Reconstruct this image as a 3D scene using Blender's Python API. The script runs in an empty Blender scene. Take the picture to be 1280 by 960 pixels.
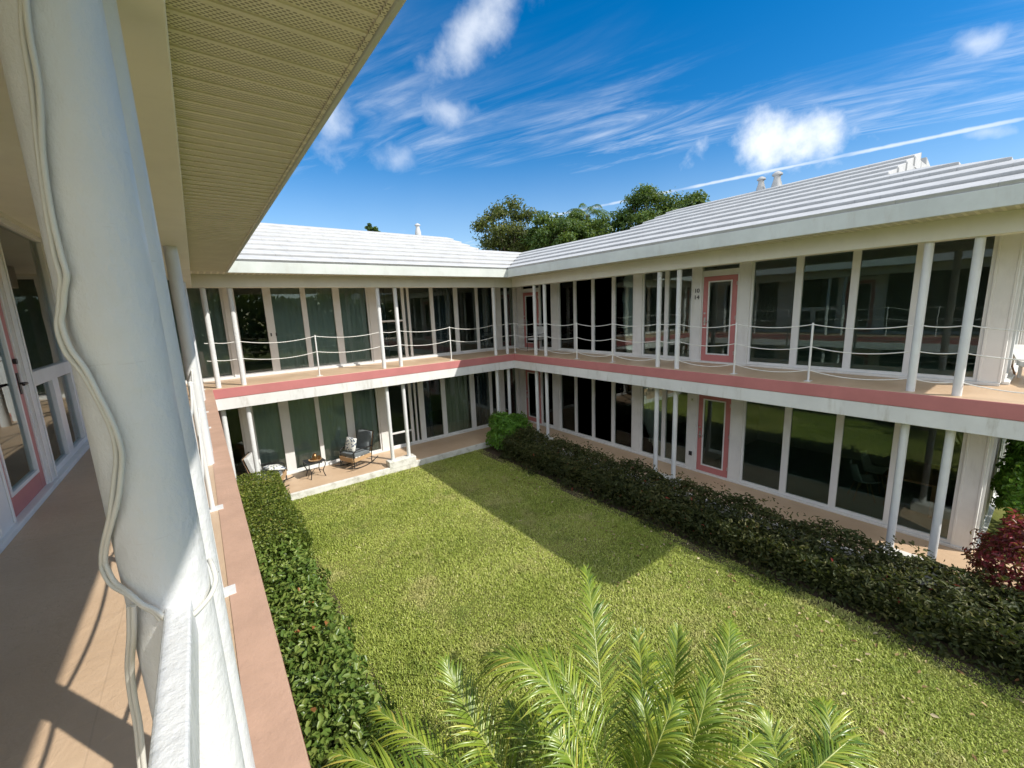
import bpy, math, random
import numpy as np
from mathutils import Vector, Matrix
R = math.radians
random.seed(5); rng = np.random.default_rng(5)
S = bpy.context.scene
COL = S.collection

# ------------------------------------------------------------------ camera
cd = bpy.data.cameras.new('camera'); cam = bpy.data.objects.new('camera', cd); COL.objects.link(cam); S.camera = cam
cd.sensor_fit = 'HORIZONTAL'; cd.sensor_width = 36.0; cd.lens = 518.14 / 1280 * 36.0
cd.clip_start = 0.03; cd.clip_end = 3000
rt = Vector((0.79663, -0.60320, -0.03915)); up = Vector((0.13771, 0.11804, 0.98341)); fw = Vector((0.58857, 0.78881, -0.17710))
cam.matrix_world = Matrix(((rt.x, up.x, -fw.x, -9.0701), (rt.y, up.y, -fw.y, -11.9550), (rt.z, up.z, -fw.z, 1.58676), (0, 0, 0, 1)))

# ------------------------------------------------------------------ exposure, sun
S.view_settings.view_transform = 'Standard'; S.view_settings.look = 'None'
S.view_settings.exposure = 1.10; S.view_settings.gamma = 1.0; S.view_settings.use_curve_mapping = False
S.render.engine = 'CYCLES'
S.cycles.use_denoising = True
S.cycles.max_bounces = 8; S.cycles.diffuse_bounces = 4; S.cycles.glossy_bounces = 4; S.cycles.transparent_max_bounces = 10; S.cycles.transmission_bounces = 4
S.cycles.sample_clamp_indirect = 6.0
SUN_EL, SUN_AZ = R(43.2), R(31)
sunv = Vector((math.sin(SUN_AZ) * math.cos(SUN_EL), -math.cos(SUN_AZ) * math.cos(SUN_EL), math.sin(SUN_EL)))
sl = bpy.data.lights.new('sun', 'SUN'); sl.energy = 2.4; sl.angle = R(0.53); sl.color = (1.0, 0.95, 0.86)
so = bpy.data.objects.new('sun', sl); COL.objects.link(so); so.rotation_euler = sunv.to_track_quat('Z', 'Y').to_euler()

# ------------------------------------------------------------------ node helpers
class NT:
    def __init__(s, tree):
        s.t = tree; s.n = tree.nodes; s.l = tree.links
    def put(s, sock, v):
        if hasattr(v, 'is_linked') or isinstance(v, bpy.types.NodeSocket): s.l.new(v, sock)
        elif v is not None: sock.default_value = v
    def math(s, op, a, b=None, c=None, clamp=False):
        n = s.n.new('ShaderNodeMath'); n.operation = op; n.use_clamp = clamp
        for i, v in enumerate((a, b, c)):
            if v is not None: s.put(n.inputs[i], v)
        return n.outputs[0]
    def vmath(s, op, a, b=None):
        n = s.n.new('ShaderNodeVectorMath'); n.operation = op
        s.put(n.inputs[0], a)
        if b is not None: s.put(n.inputs[1], b)
        return n.outputs['Value'] if op in ('DOT_PRODUCT', 'LENGTH') else n.outputs[0]
    def noise(s, vec, scale, detail=4, rough=0.55, dist=0.0, col=False):
        n = s.n.new('ShaderNodeTexNoise'); s.put(n.inputs['Vector'], vec)
        n.inputs['Scale'].default_value = scale; n.inputs['Detail'].default_value = detail
        n.inputs['Roughness'].default_value = rough; n.inputs['Distortion'].default_value = dist
        return n.outputs['Color' if col else 'Fac']
    def step(s, v, lo, hi, a=0.0, b=1.0):
        n = s.n.new('ShaderNodeMapRange'); n.interpolation_type = 'SMOOTHSTEP'
        s.put(n.inputs[0], v)
        for i, x in enumerate((lo, hi, a, b)): n.inputs[i + 1].default_value = x
        return n.outputs[0]
    def mixc(s, f, a, b, blend='MIX'):
        n = s.n.new('ShaderNodeMix'); n.data_type = 'RGBA'; n.blend_type = blend
        s.put(n.inputs[0], f)
        for sock, v in ((n.inputs[6], a), (n.inputs[7], b)):
            s.put(sock, tuple(v) + (1.0,) if isinstance(v, (tuple, list)) and len(v) == 3 else v)
        return n.outputs[2]
    def ramp(s, f, stops):
        n = s.n.new('ShaderNodeValToRGB'); s.put(n.inputs[0], f); e = n.color_ramp.elements
        while len(e) < len(stops): e.new(0.5)
        for el, (p, c) in zip(e, stops): el.position = p; el.color = tuple(c) + (1.0,)
        return n.outputs[0]
    def mapping(s, vec, scale=(1, 1, 1), rot=(0, 0, 0), loc=(0, 0, 0)):
        n = s.n.new('ShaderNodeMapping'); s.put(n.inputs[0], vec); n.inputs['Scale'].default_value = scale
        n.inputs['Rotation'].default_value = rot; n.inputs['Location'].default_value = loc
        return n.outputs[0]
    def pos(s): return s.n.new('ShaderNodeNewGeometry').outputs['Position']

# ------------------------------------------------------------------ sky (world)
W_ = bpy.data.worlds.new('World'); S.world = W_; W_.use_nodes = True
w = NT(W_.node_tree); w.n.clear()
out = w.n.new('ShaderNodeOutputWorld'); bg = w.n.new('ShaderNodeBackground')
sky = w.n.new('ShaderNodeTexSky'); sky.sky_type = 'NISHITA'; sky.sun_disc = False
sky.sun_elevation = SUN_EL; sky.sun_rotation = math.pi - SUN_AZ; sky.air_density = 1.0; sky.dust_density = 0.25; sky.ozone_density = 3.2
D0 = w.n.new('ShaderNodeTexCoord').outputs['Generated']
hs = w.n.new('ShaderNodeHueSaturation'); w.l.new(sky.outputs[0], hs.inputs['Color']); hs.inputs['Saturation'].default_value = 1.44; hs.inputs['Value'].default_value = 0.60
skyc = hs.outputs[0]
sep = w.n.new('ShaderNodeSeparateXYZ'); w.l.new(D0, sep.inputs[0])
zz = w.math('MAXIMUM', sep.outputs[2], 0.02)
inv = w.math('DIVIDE', 1.0, w.math('ADD', zz, 0.06))
cp = w.n.new('ShaderNodeCombineXYZ'); w.l.new(w.math('MULTIPLY', sep.outputs[0], inv), cp.inputs[0]); w.l.new(w.math('MULTIPLY', sep.outputs[1], inv), cp.inputs[1])
P0 = cp.outputs[0]                                   # a flat cloud layer overhead
# high thin cirrus, drawn out along one wind direction
strk = w.mapping(w.mapping(P0, rot=(0, 0, R(70))), scale=(0.42, 1.7, 1))
n1 = w.noise(strk, 1.7, 9, 0.66, 1.3)
n2 = w.noise(P0, 0.55, 3, 0.5)
n3 = w.noise(w.mapping(w.mapping(P0, rot=(0, 0, R(64))), scale=(0.8, 5.5, 1)), 2.2, 6, 0.65)
cir = w.math('MULTIPLY', w.math('MULTIPLY', w.step(n1, 0.40, 0.74), w.step(n3, 0.30, 0.72, 0.35, 1.0)), w.step(n2, 0.40, 0.60))
cir = w.math('MULTIPLY', cir, w.step(sep.outputs[2], 0.60, 0.30))
veil = w.math('MULTIPLY', w.step(sep.outputs[2], 0.36, 0.10), 0.22)
cloud = w.math('MAXIMUM', w.math('MULTIPLY', cir, 0.58), veil)
# contrail: a great circle across the sky
a1, a2 = Vector((0.666, 0.719, 0.201)), Vector((0.969, 0.07, 0.236))
nrm = a1.cross(a2).normalized(); mid = (a1 + a2).normalized()
dist = w.math('ABSOLUTE', w.vmath('DOT_PRODUCT', D0, tuple(nrm)))
wob = w.noise(D0, 38, 4)
dist = w.math('ADD', dist, w.math('MULTIPLY', w.math('SUBTRACT', wob, 0.5), 0.004))
con = w.math('MULTIPLY', w.step(dist, 0.0046, 0.0006), w.step(w.vmath('DOT_PRODUCT', D0, tuple(mid)), 0.905, 0.95))
con = w.math('MULTIPLY', con, w.step(w.noise(D0, 5.5, 3), 0.40, 0.58, 0.15, 1.0))
cloud = w.math('MAXIMUM', cloud, w.math('MULTIPLY', con, 0.66))
puff = w.noise(w.mapping(D0, loc=(2.3, 0.6, 1.4)), 12, 9, 0.58); puff2 = w.noise(D0, 6.5, 4, 0.5)
def cumulus(c, tilt, sx, sy, dens, soft=0.55):
    global cloud
    c = Vector(c).normalized(); ax = Vector((0, 0, 1)).cross(c).normalized(); ay = c.cross(ax)
    a = ax * math.cos(tilt) + ay * math.sin(tilt); b = -ax * math.sin(tilt) + ay * math.cos(tilt)
    u = w.math('DIVIDE', w.vmath('DOT_PRODUCT', D0, tuple(a)), sx); v = w.math('DIVIDE', w.vmath('DOT_PRODUCT', D0, tuple(b)), sy)
    r = w.math('SQRT', w.math('ADD', w.math('MULTIPLY', u, u), w.math('MULTIPLY', v, v)))
    m = w.math('SUBTRACT', 1.0, r)
    m = w.math('ADD', m, w.math('MULTIPLY', w.math('SUBTRACT', puff, 0.52), 2.0))
    m = w.math('ADD', m, w.math('MULTIPLY', w.math('SUBTRACT', puff2, 0.5), 1.0))
    m = w.math('MULTIPLY', w.step(m, 0.0, soft + 0.45), w.step(w.vmath('DOT_PRODUCT', D0, tuple(c)), 0.90, 0.95))
    cloud = w.math('MAXIMUM', cloud, w.math('MULTIPLY', m, dens))
cumulus((0.897, 0.341, 0.281), R(2), 0.165, 0.062, 0.92, 0.55)
cumulus((0.447, 0.802, 0.395), R(8), 0.085, 0.045, 0.58, 0.9)
cumulus((0.475, 0.715, 0.513), R(-38), 0.200, 0.062, 0.66, 0.9)
cumulus((0.931, 0.123, 0.342), R(10), 0.045, 0.026, 0.6, 0.7)
cumulus((0.262, 0.889, 0.375), R(100), 0.150, 0.055, 0.62, 0.9)
cumulus((0.376, 0.873, 0.312), R(10), 0.075, 0.050, 0.45, 0.9)
cumulus((0.968, 0.102, 0.229), R(12), 0.060, 0.020, 0.5)
# bright cloud added out of view, overhead and to the south, as fill light
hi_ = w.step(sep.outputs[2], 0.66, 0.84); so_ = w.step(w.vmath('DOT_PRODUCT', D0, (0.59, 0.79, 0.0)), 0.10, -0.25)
fill_bank = w.math('MAXIMUM', w.math('MULTIPLY', w.math('MULTIPLY', hi_, 0.55), w.step(w.noise(P0, 0.8, 7, 0.6), 0.44, 0.62)), so_)
fill_bank = w.math('MULTIPLY', fill_bank, w.step(sep.outputs[2], 0.0, 0.10))
shade = w.step(puff, 0.35, 0.68, 0.82, 1.0)
cc = w.mixc(shade, (3.0, 3.35, 3.9), (4.3, 4.5, 4.75))
final = w.mixc(w.math('MINIMUM', cloud, 1.0), skyc, cc)
final = w.mixc(w.math('MULTIPLY', fill_bank, 0.92), final, (5.3, 5.6, 6.0))
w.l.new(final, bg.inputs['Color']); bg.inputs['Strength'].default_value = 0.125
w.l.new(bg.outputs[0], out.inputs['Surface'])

# ------------------------------------------------------------------ materials
def mat(name, base=None, rough=0.5, spec=0.4, build=None, metal=0.0):
    m = bpy.data.materials.new(name); m.use_nodes = True
    t = NT(m.node_tree); b = t.n['Principled BSDF']
    b.inputs['Roughness'].default_value = rough; b.inputs['Specular IOR Level'].default_value = spec; b.inputs['Metallic'].default_value = metal
    if base is not None: b.inputs['Base Color'].default_value = tuple(base) + (1.0,)
    if build: build(t, b)
    return m
def bump(t, b, h, strength=0.3, dist=0.01):
    n = t.n.new('ShaderNodeBump'); n.inputs['Strength'].default_value = strength; n.inputs['Distance'].default_value = dist
    t.put(n.inputs['Height'], h); t.l.new(n.outputs[0], b.inputs['Normal'])
def painted(c, var=0.06, grime=0.0, bs=0.25, scale=1.0, dirt=(0.42, 0.39, 0.33)):
    def f(t, b):
        p = t.pos()
        big = t.noise(p, 1.6 * scale, 5, 0.6); fine = t.noise(p, 38 * scale, 4, 0.6)
        col = t.mixc(t.step(big, 0.3, 0.7), tuple(x * (1 - var) for x in c), tuple(min(1, x * (1 + var * 0.5)) for x in c))
        if grime:
            st = t.noise(t.mapping(p, scale=(1.0, 1.0, 0.22)), 5.5, 6, 0.7)
            col = t.mixc(t.math('MULTIPLY', t.step(st, 0.50, 0.80), grime), col, dirt)
        t.l.new(col, b.inputs['Base Color'])
        bump(t, b, t.math('ADD', t.math('MULTIPLY', fine, 0.5), t.noise(p, 9 * scale, 3)), bs, 0.006)
    return f
M = {}
M['white'] = mat('white_paint', rough=0.45, build=painted((0.74, 0.74, 0.725), 0.08, 0.38, 0.22))
M['band'] = mat('streaked_white_paint', rough=0.5, build=painted((0.74, 0.74, 0.725), 0.08, 0.75, 0.25))
M['pier'] = mat('pier_paint', rough=0.5, build=painted((0.76, 0.76, 0.745), 0.07, 0.30, 0.25))
M['frame'] = mat('frame_enamel', rough=0.36, build=painted((0.75, 0.755, 0.75), 0.06, 0.22, 0.1))
M['cream'] = mat('cream_paint', rough=0.6, build=painted((0.80, 0.775, 0.69), 0.05, 0.10, 0.15))
M['fascia'] = mat('weathered_fascia', rough=0.7, build=painted((0.57, 0.60, 0.56), 0.10, 0.5, 0.3))
M['pink'] = mat('pink_paint', rough=0.45, build=painted((0.52, 0.195, 0.19), 0.08, 0.18, 0.2, dirt=(0.30, 0.13, 0.12)))
def column_paint(t, b):
    p = t.pos(); rol = t.noise(t.mapping(p, scale=(1, 1, 0.6)), 70, 5, 0.65); big = t.noise(p, 3.0, 5, 0.6)
    col = t.mixc(t.step(big, 0.3, 0.7), (0.66, 0.67, 0.675), (0.725, 0.735, 0.735))
    v = t.n.new('ShaderNodeTexVoronoi'); v.inputs['Scale'].default_value = 14; t.l.new(p, v.inputs['Vector'])
    chip = t.math('MULTIPLY', t.step(v.outputs['Distance'], 0.055, 0.035), t.step(t.noise(p, 5, 2), 0.56, 0.60))
    col = t.mixc(chip, col, (0.20, 0.16, 0.12))
    sc = t.noise(t.mapping(p, scale=(1, 1, 9)), 11, 5, 0.7)
    col = t.mixc(t.math('MULTIPLY', t.step(sc, 0.62, 0.72), 0.28), col, (0.47, 0.45, 0.41))
    t.l.new(col, b.inputs['Base Color'])
    bump(t, b, t.math('ADD', t.math('MULTIPLY', rol, 0.8), t.math('MULTIPLY', t.noise(p, 18, 4), 1.2)), 0.75, 0.005)
M['column'] = mat('column_paint', rough=0.38, build=column_paint)
M['room'] = mat('room_plaster', rough=0.8, build=painted((0.42, 0.40, 0.36), 0.05))
M['carpet'] = mat('room_carpet', rough=0.9, build=painted((0.30, 0.38, 0.36), 0.1))
M['black_metal'] = mat('black_metal', (0.02, 0.02, 0.022), 0.35, 0.5)
M['bronze'] = mat('bronze_metal', (0.30, 0.18, 0.08), 0.3, 0.5, metal=0.8)
M['dark_fitting'] = mat('dark_fitting', (0.03, 0.028, 0.03), 0.35)
M['steel'] = mat('brushed_steel', (0.62, 0.62, 0.60), 0.3, 0.5, metal=0.9)
M['cable'] = mat('white_cable', rough=0.4, build=painted((0.62, 0.61, 0.56), 0.05, 0.3, 0.1, 6))
M['rope'] = mat('white_rope', rough=0.6, build=painted((0.78, 0.77, 0.73), 0.06, 0.1, 0.1, 4))
M['bark'] = mat('grey_bark', rough=0.9, build=painted((0.16, 0.12, 0.09), 0.3, 0.3, 0.8, 4))
M['grey_cushion'] = mat('grey_fabric', rough=0.9, spec=0.1, build=painted((0.17, 0.19, 0.20), 0.10, 0, 0.4, 5))
M['light_cushion'] = mat('pale_fabric', rough=0.9, spec=0.1, build=painted((0.55, 0.56, 0.56), 0.08, 0, 0.4, 5))
def wood(c):
    def f(t, b):
        p = t.pos(); g = t.noise(t.mapping(p, scale=(3, 3, 30)), 4, 6, 0.6)
        t.l.new(t.mixc(g, tuple(x * 0.6 for x in c), tuple(min(1, x * 1.3) for x in c)), b.inputs['Base Color']); bump(t, b, g, 0.3, 0.004)
    return f
M['wood'] = mat('pale_wood', rough=0.55, build=wood((0.50, 0.33, 0.18)))
M['dark_wood'] = mat('brown_wood', rough=0.5, build=wood((0.30, 0.15, 0.07)))
def pattern(t, b):
    tc = t.n.new('ShaderNodeTexCoord').outputs['Object']
    v = t.n.new('ShaderNodeTexVoronoi'); v.inputs['Scale'].default_value = 17; t.l.new(tc, v.inputs['Vector'])
    n = t.noise(tc, 14, 3, 0.5, 1.5)
    f = t.step(t.math('ADD', v.outputs['Distance'], t.math('MULTIPLY', n, 0.5)), 0.60, 0.67)
    t.l.new(t.mixc(f, (0.03, 0.07, 0.16), (0.72, 0.73, 0.70)), b.inputs['Base Color'])
M['pattern'] = mat('blue_white_print', rough=0.9, spec=0.1, build=pattern)
def floorpaint(t, b):
    p = t.pos()
    big = t.noise(p, 0.9, 5, 0.6); fine = t.noise(p, 26, 5, 0.6); lump = t.noise(p, 8.5, 5, 0.65, 0.5)
    col = t.mixc(t.step(big, 0.3, 0.72), (0.53, 0.375, 0.245), (0.63, 0.46, 0.31))
    col = t.mixc(t.math('MULTIPLY', t.step(fine, 0.56, 0.75), 0.25), col, (0.62, 0.47, 0.34))
    col = t.mixc(t.math('MULTIPLY', t.step(t.noise(p, 3.2, 6, 0.7), 0.58, 0.78), 0.35), col, (0.37, 0.265, 0.175))
    sp = t.n.new('ShaderNodeSeparateXYZ'); t.l.new(p, sp.inputs[0])
    wig = t.math('MULTIPLY', t.math('SUBTRACT', t.noise(p, 6, 3), 0.5), 0.010)
    j1 = t.step(t.math('ABSOLUTE', t.math('ADD', t.math('SUBTRACT', sp.outputs[0], -9.62), wig)), 0.005, 0.0015)
    j2 = t.step(t.math('ABSOLUTE', t.math('SUBTRACT', t.math('PINGPONG', t.math('ADD', sp.outputs[1], wig), 1.5), 0.75)), 0.005, 0.0015)
    cr_ = t.n.new('ShaderNodeTexVoronoi'); cr_.feature = 'DISTANCE_TO_EDGE'; cr_.inputs['Scale'].default_value = 0.9
    t.l.new(t.vmath('ADD', p, t.noise(p, 3, 4, 0.6, col=True)), cr_.inputs['Vector'])
    crack = t.math('MULTIPLY', t.step(cr_.outputs['Distance'], 0.006, 0.001), t.step(t.noise(p, 1.1, 2), 0.50, 0.56))
    j = t.math('MAXIMUM', t.math('MAXIMUM', t.math('MULTIPLY', j1, 0.16), t.math('MULTIPLY', j2, 0.08)), t.math('MULTIPLY', crack, 0.16))
    col = t.mixc(j, col, (0.24, 0.17, 0.115))
    t.l.new(col, b.inputs['Base Color'])
    bump(t, b, t.math('SUBTRACT', t.math('ADD', t.math('MULTIPLY', lump, 1.0), t.math('MULTIPLY', fine, 0.35)), t.math('MULTIPLY', j, 0.4)), 0.7, 0.009)
M['floor'] = mat('tan_floor_paint', rough=0.42, spec=0.35, build=floorpaint)
M['edge_strip'] = mat('salmon_edge_paint', rough=0.5, build=painted((0.55, 0.35, 0.25), 0.10, 0.25, 0.45, 2.0, dirt=(0.40, 0.25, 0.18)))
def kerbpaint(t, b):
    p = t.pos(); n = t.noise(p, 5, 6, 0.7)
    t.l.new(t.mixc(t.step(n, 0.42, 0.75), (0.72, 0.71, 0.67), (0.42, 0.40, 0.34)), b.inputs['Base Color']); bump(t, b, n, 0.4, 0.01)
M['kerb'] = mat('whitewashed_kerb', rough=0.7, build=kerbpaint)
def roof_mat(axis, sg, off):
    def f(t, b):
        p = t.pos(); sp = t.n.new('ShaderNodeSeparateXYZ'); t.l.new(p, sp.inputs[0])
        n = t.noise(p, 2.4, 7, 0.65); st = t.noise(t.mapping(p, scale=(1.4, 1.4, 0.5)), 6, 6, 0.7)
        col = t.mixc(t.step(n, 0.35, 0.7), (0.52, 0.52, 0.515), (0.45, 0.45, 0.447))
        col = t.mixc(t.math('MULTIPLY', t.step(st, 0.54, 0.78), 0.45), col, (0.30, 0.30, 0.295))
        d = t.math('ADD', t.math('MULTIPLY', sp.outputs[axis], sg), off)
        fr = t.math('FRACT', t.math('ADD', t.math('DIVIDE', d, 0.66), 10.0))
        lap = t.math('MULTIPLY', t.step(fr, 0.84, 0.98), t.step(t.noise(p, 3.2, 6, 0.7), 0.22, 0.55))  # shadow line below each course, with mildew, painted into the colour
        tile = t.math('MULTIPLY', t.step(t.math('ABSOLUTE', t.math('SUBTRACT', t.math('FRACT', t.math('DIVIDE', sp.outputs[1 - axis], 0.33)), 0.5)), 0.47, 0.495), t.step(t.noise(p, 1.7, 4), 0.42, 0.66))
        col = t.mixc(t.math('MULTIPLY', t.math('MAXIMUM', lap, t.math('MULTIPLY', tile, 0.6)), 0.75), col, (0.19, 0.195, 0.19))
        t.l.new(col, b.inputs['Base Color']); bump(t, b, t.math('SUBTRACT', t.noise(p, 16, 5), t.math('MULTIPLY', tile, 0.6)), 0.4, 0.012)
    return f
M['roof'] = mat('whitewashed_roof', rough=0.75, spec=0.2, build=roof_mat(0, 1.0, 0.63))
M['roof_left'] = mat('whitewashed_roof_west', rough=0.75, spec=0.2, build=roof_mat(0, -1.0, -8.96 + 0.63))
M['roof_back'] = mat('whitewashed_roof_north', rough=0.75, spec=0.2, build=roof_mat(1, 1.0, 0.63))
def soffit_mat(axis):
    def f(t, b):
        p = t.pos(); sp = t.n.new('ShaderNodeSeparateXYZ'); t.l.new(p, sp.inputs[0])
        s = sp.outputs[axis]; d = sp.outputs[1 - axis]
        ph = t.math('FRACT', t.math('DIVIDE', s, 0.12))                      # one panel per 12 cm
        holes_zone = t.math('MULTIPLY', t.step(ph, 0.20, 0.24), t.step(ph, 0.93, 0.88))
        row = t.math('DIVIDE', s, 0.0125); ro = t.math('MULTIPLY', t.math('MODULO', t.math('FLOOR', row), 2.0), 0.5)
        fx = t.math('SUBTRACT', t.math('FRACT', row), 0.5); fy = t.math('SUBTRACT', t.math('FRACT', t.math('ADD', t.math('DIVIDE', d, 0.022), ro)), 0.5)
        rr = t.math('SQRT', t.math('ADD', t.math('MULTIPLY', fx, fx), t.math('MULTIPLY', fy, fy)))
        hole = t.math('MULTIPLY', t.step(rr, 0.40, 0.27), holes_zone)
        n = t.noise(p, 3, 5, 0.6)
        col = t.mixc(t.step(n, 0.3, 0.7), (0.71, 0.67, 0.555), (0.79, 0.745, 0.62))
        col = t.mixc(t.math('MULTIPLY', hole, 0.75), col, (0.14, 0.12, 0.085))       # real perforations
        t.l.new(col, b.inputs['Base Color'])
    return f
M['soffit'] = {0: mat('vented_soffit_east', rough=0.6, build=soffit_mat(0)), 1: mat('vented_soffit_north', rough=0.6, build=soffit_mat(1))}
def glass_mat(name, tint, ior=1.62):
    m = bpy.data.materials.new(name); m.use_nodes = True; t = NT(m.node_tree); t.n.clear()
    o = t.n.new('ShaderNodeOutputMaterial'); mx = t.n.new('ShaderNodeMixShader'); fr = t.n.new('ShaderNodeFresnel'); fr.inputs[0].default_value = ior
    tr = t.n.new('ShaderNodeBsdfTransparent'); tr.inputs[0].default_value = tuple(tint) + (1,)
    gl = t.n.new('ShaderNodeBsdfGlossy'); gl.inputs['Roughness'].default_value = 0.0; gl.inputs['Color'].default_value = (0.92, 0.97, 0.95, 1)
    bp = t.n.new('ShaderNodeBump'); bp.inputs['Strength'].default_value = 0.05; bp.inputs['Distance'].default_value = 0.02
    t.l.new(t.noise(t.pos(), 1.3, 2), bp.inputs['Height']); t.l.new(bp.outputs[0], gl.inputs['Normal'])
    t.l.new(fr.outputs[0], mx.inputs[0]); t.l.new(tr.outputs[0], mx.inputs[1]); t.l.new(gl.outputs[0], mx.inputs[2]); t.l.new(mx.outputs[0], o.inputs[0])
    return m
M['glass'] = glass_mat('tinted_glass', (0.76, 0.82, 0.79))
M['clear'] = glass_mat('clear_glass', (0.70, 0.76, 0.73))
def cloth(c):
    def f(t, b):
        p = t.pos(); n = t.noise(p, 60, 3); t.l.new(t.mixc(n, tuple(x * .85 for x in c), c), b.inputs['Base Color'])
    return f
M['sheer'] = mat('green_sheer_curtain', rough=0.9, spec=0.05, build=cloth((0.62, 0.63, 0.64)))
M['beige'] = mat('beige_curtain', rough=0.9, spec=0.05, build=cloth((0.62, 0.57, 0.46)))
M['dark_cloth'] = mat('dark_curtain', rough=0.9, spec=0.05, build=cloth((0.10, 0.11, 0.14)))
def leaf_mat(name, stops, rough=0.4, trans=0.3, spec=0.4):
    m = bpy.data.materials.new(name); m.use_nodes = True; t = NT(m.node_tree); b = t.n['Principled BSDF']; o = t.n['Material Output']
    at = t.n.new('ShaderNodeAttribute'); at.attribute_name = 'tint'
    col = t.ramp(at.outputs['Fac'], stops)
    t.l.new(col, b.inputs['Base Color']); b.inputs['Roughness'].default_value = rough; b.inputs['Specular IOR Level'].default_value = spec
    tl = t.n.new('ShaderNodeBsdfTranslucent'); t.l.new(t.mixc(0.5, col, (0.35, 0.45, 0.05), 'MIX'), tl.inputs[0])
    mx = t.n.new('ShaderNodeMixShader'); mx.inputs[0].default_value = trans
    t.l.new(b.outputs[0], mx.inputs[1]); t.l.new(tl.outputs[0], mx.inputs[2]); t.l.new(mx.outputs[0], o.inputs[0])
    return m
M['hedge_fine'] = leaf_mat('fine_hedge_leaf', [(0, (0.06, 0.11, 0.018)), (0.55, (0.15, 0.20, 0.03)), (0.93, (0.32, 0.33, 0.07)), (1, (0.36, 0.20, 0.07))])
M['hedge_broad'] = leaf_mat('broad_hedge_leaf', [(0, (0.05, 0.10, 0.02)), (0.5, (0.13, 0.21, 0.04)), (0.93, (0.30, 0.36, 0.09)), (1, (0.34, 0.14, 0.05))], 0.33)
M['hedge_dark'] = leaf_mat('bronze_hedge_leaf', [(0, (0.024, 0.034, 0.013)), (0.5, (0.050, 0.062, 0.022)), (0.9, (0.12, 0.11, 0.04)), (1, (0.28, 0.055, 0.04))], 0.5, 0.15, 0.2)
M['shrub'] = leaf_mat('bright_shrub_leaf', [(0, (0.06, 0.15, 0.02)), (0.6, (0.13, 0.30, 0.035)), (1, (0.26, 0.44, 0.07))], 0.35)
M['croton'] = leaf_mat('crimson_leaf', [(0, (0.06, 0.008, 0.014)), (0.6, (0.20, 0.016, 0.032)), (0.93, (0.42, 0.045, 0.07)), (1, (0.12, 0.14, 0.04))], 0.35)
M['tree'] = leaf_mat('tree_leaf', [(0, (0.03, 0.065, 0.015)), (0.6, (0.07, 0.13, 0.025)), (1, (0.17, 0.22, 0.045))], 0.45)
M['tree_olive'] = leaf_mat('olive_tree_leaf', [(0, (0.045, 0.065, 0.02)), (0.6, (0.10, 0.12, 0.03)), (1, (0.22, 0.20, 0.06))], 0.45)
M['palm'] = leaf_mat('palm_leaflet', [(0, (0.08, 0.15, 0.02)), (0.5, (0.20, 0.28, 0.03)), (0.88, (0.42, 0.46, 0.06)), (1, (0.52, 0.38, 0.10))], 0.30, 0.16, 0.5)
M['palm_rib'] = mat('palm_rib', (0.36, 0.40, 0.12), 0.4)
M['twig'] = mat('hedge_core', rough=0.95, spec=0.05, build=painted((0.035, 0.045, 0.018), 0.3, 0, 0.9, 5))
M['dry_leaf'] = leaf_mat('dry_leaf', [(0, (0.16, 0.09, 0.04)), (0.6, (0.36, 0.26, 0.12)), (1, (0.55, 0.47, 0.30))], 0.7, 0.1, 0.2)
def grass_mat():
    m = bpy.data.materials.new('lawn_blade'); m.use_nodes = True; t = NT(m.node_tree); b = t.n['Principled BSDF']; o = t.n['Material Output']
    at = t.n.new('ShaderNodeAttribute'); at.attribute_name = 'tint'; p = t.pos()
    c = t.ramp(at.outputs['Fac'], [(0, (0.17, 0.24, 0.035)), (0.5, (0.40, 0.47, 0.09)), (0.85, (0.62, 0.64, 0.20)), (1, (0.76, 0.70, 0.38))])
    dry = t.step(t.noise(p, 0.85, 6, 0.7), 0.50, 0.68)
    lush = t.step(t.noise(p, 1.9, 5, 0.65), 0.52, 0.70); c = t.mixc(t.math('MULTIPLY', lush, 0.45), c, (0.14, 0.23, 0.04))
    c = t.mixc(t.math('MULTIPLY', dry, 0.62), c, (0.60, 0.54, 0.24))
    t.l.new(c, b.inputs['Base Color']); b.inputs['Roughness'].default_value = 0.5; b.inputs['Specular IOR Level'].default_value = 0.25
    tl = t.n.new('ShaderNodeBsdfTranslucent'); t.l.new(c, tl.inputs[0]); mx = t.n.new('ShaderNodeMixShader'); mx.inputs[0].default_value = 0.25
    t.l.new(b.outputs[0], mx.inputs[1]); t.l.new(tl.outputs[0], mx.inputs[2]); t.l.new(mx.outputs[0], o.inputs[0])
    return m
M['grass'] = grass_mat()
def ground_mat(t, b):
    p = t.pos(); n = t.noise(p, 9, 6, 0.7); g = t.noise(p, 0.7, 4)
    c = t.mixc(n, (0.08, 0.10, 0.025), (0.20, 0.21, 0.055)); c = t.mixc(t.step(g, 0.45, 0.7), c, (0.26, 0.23, 0.09))
    t.l.new(c, b.inputs['Base Color']); bump(t, b, n, 0.6, 0.03)
M['ground'] = mat('lawn_soil', rough=0.95, spec=0.1, build=ground_mat)
def soil(t, b):
    p = t.pos(); n = t.noise(p, 14, 6, 0.7); t.l.new(t.mixc(n, (0.035, 0.026, 0.018), (0.13, 0.10, 0.07)), b.inputs['Base Color']); bump(t, b, n, 0.8, 0.03)
M['soil'] = mat('bed_soil', rough=0.95, spec=0.1, build=soil)

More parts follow.
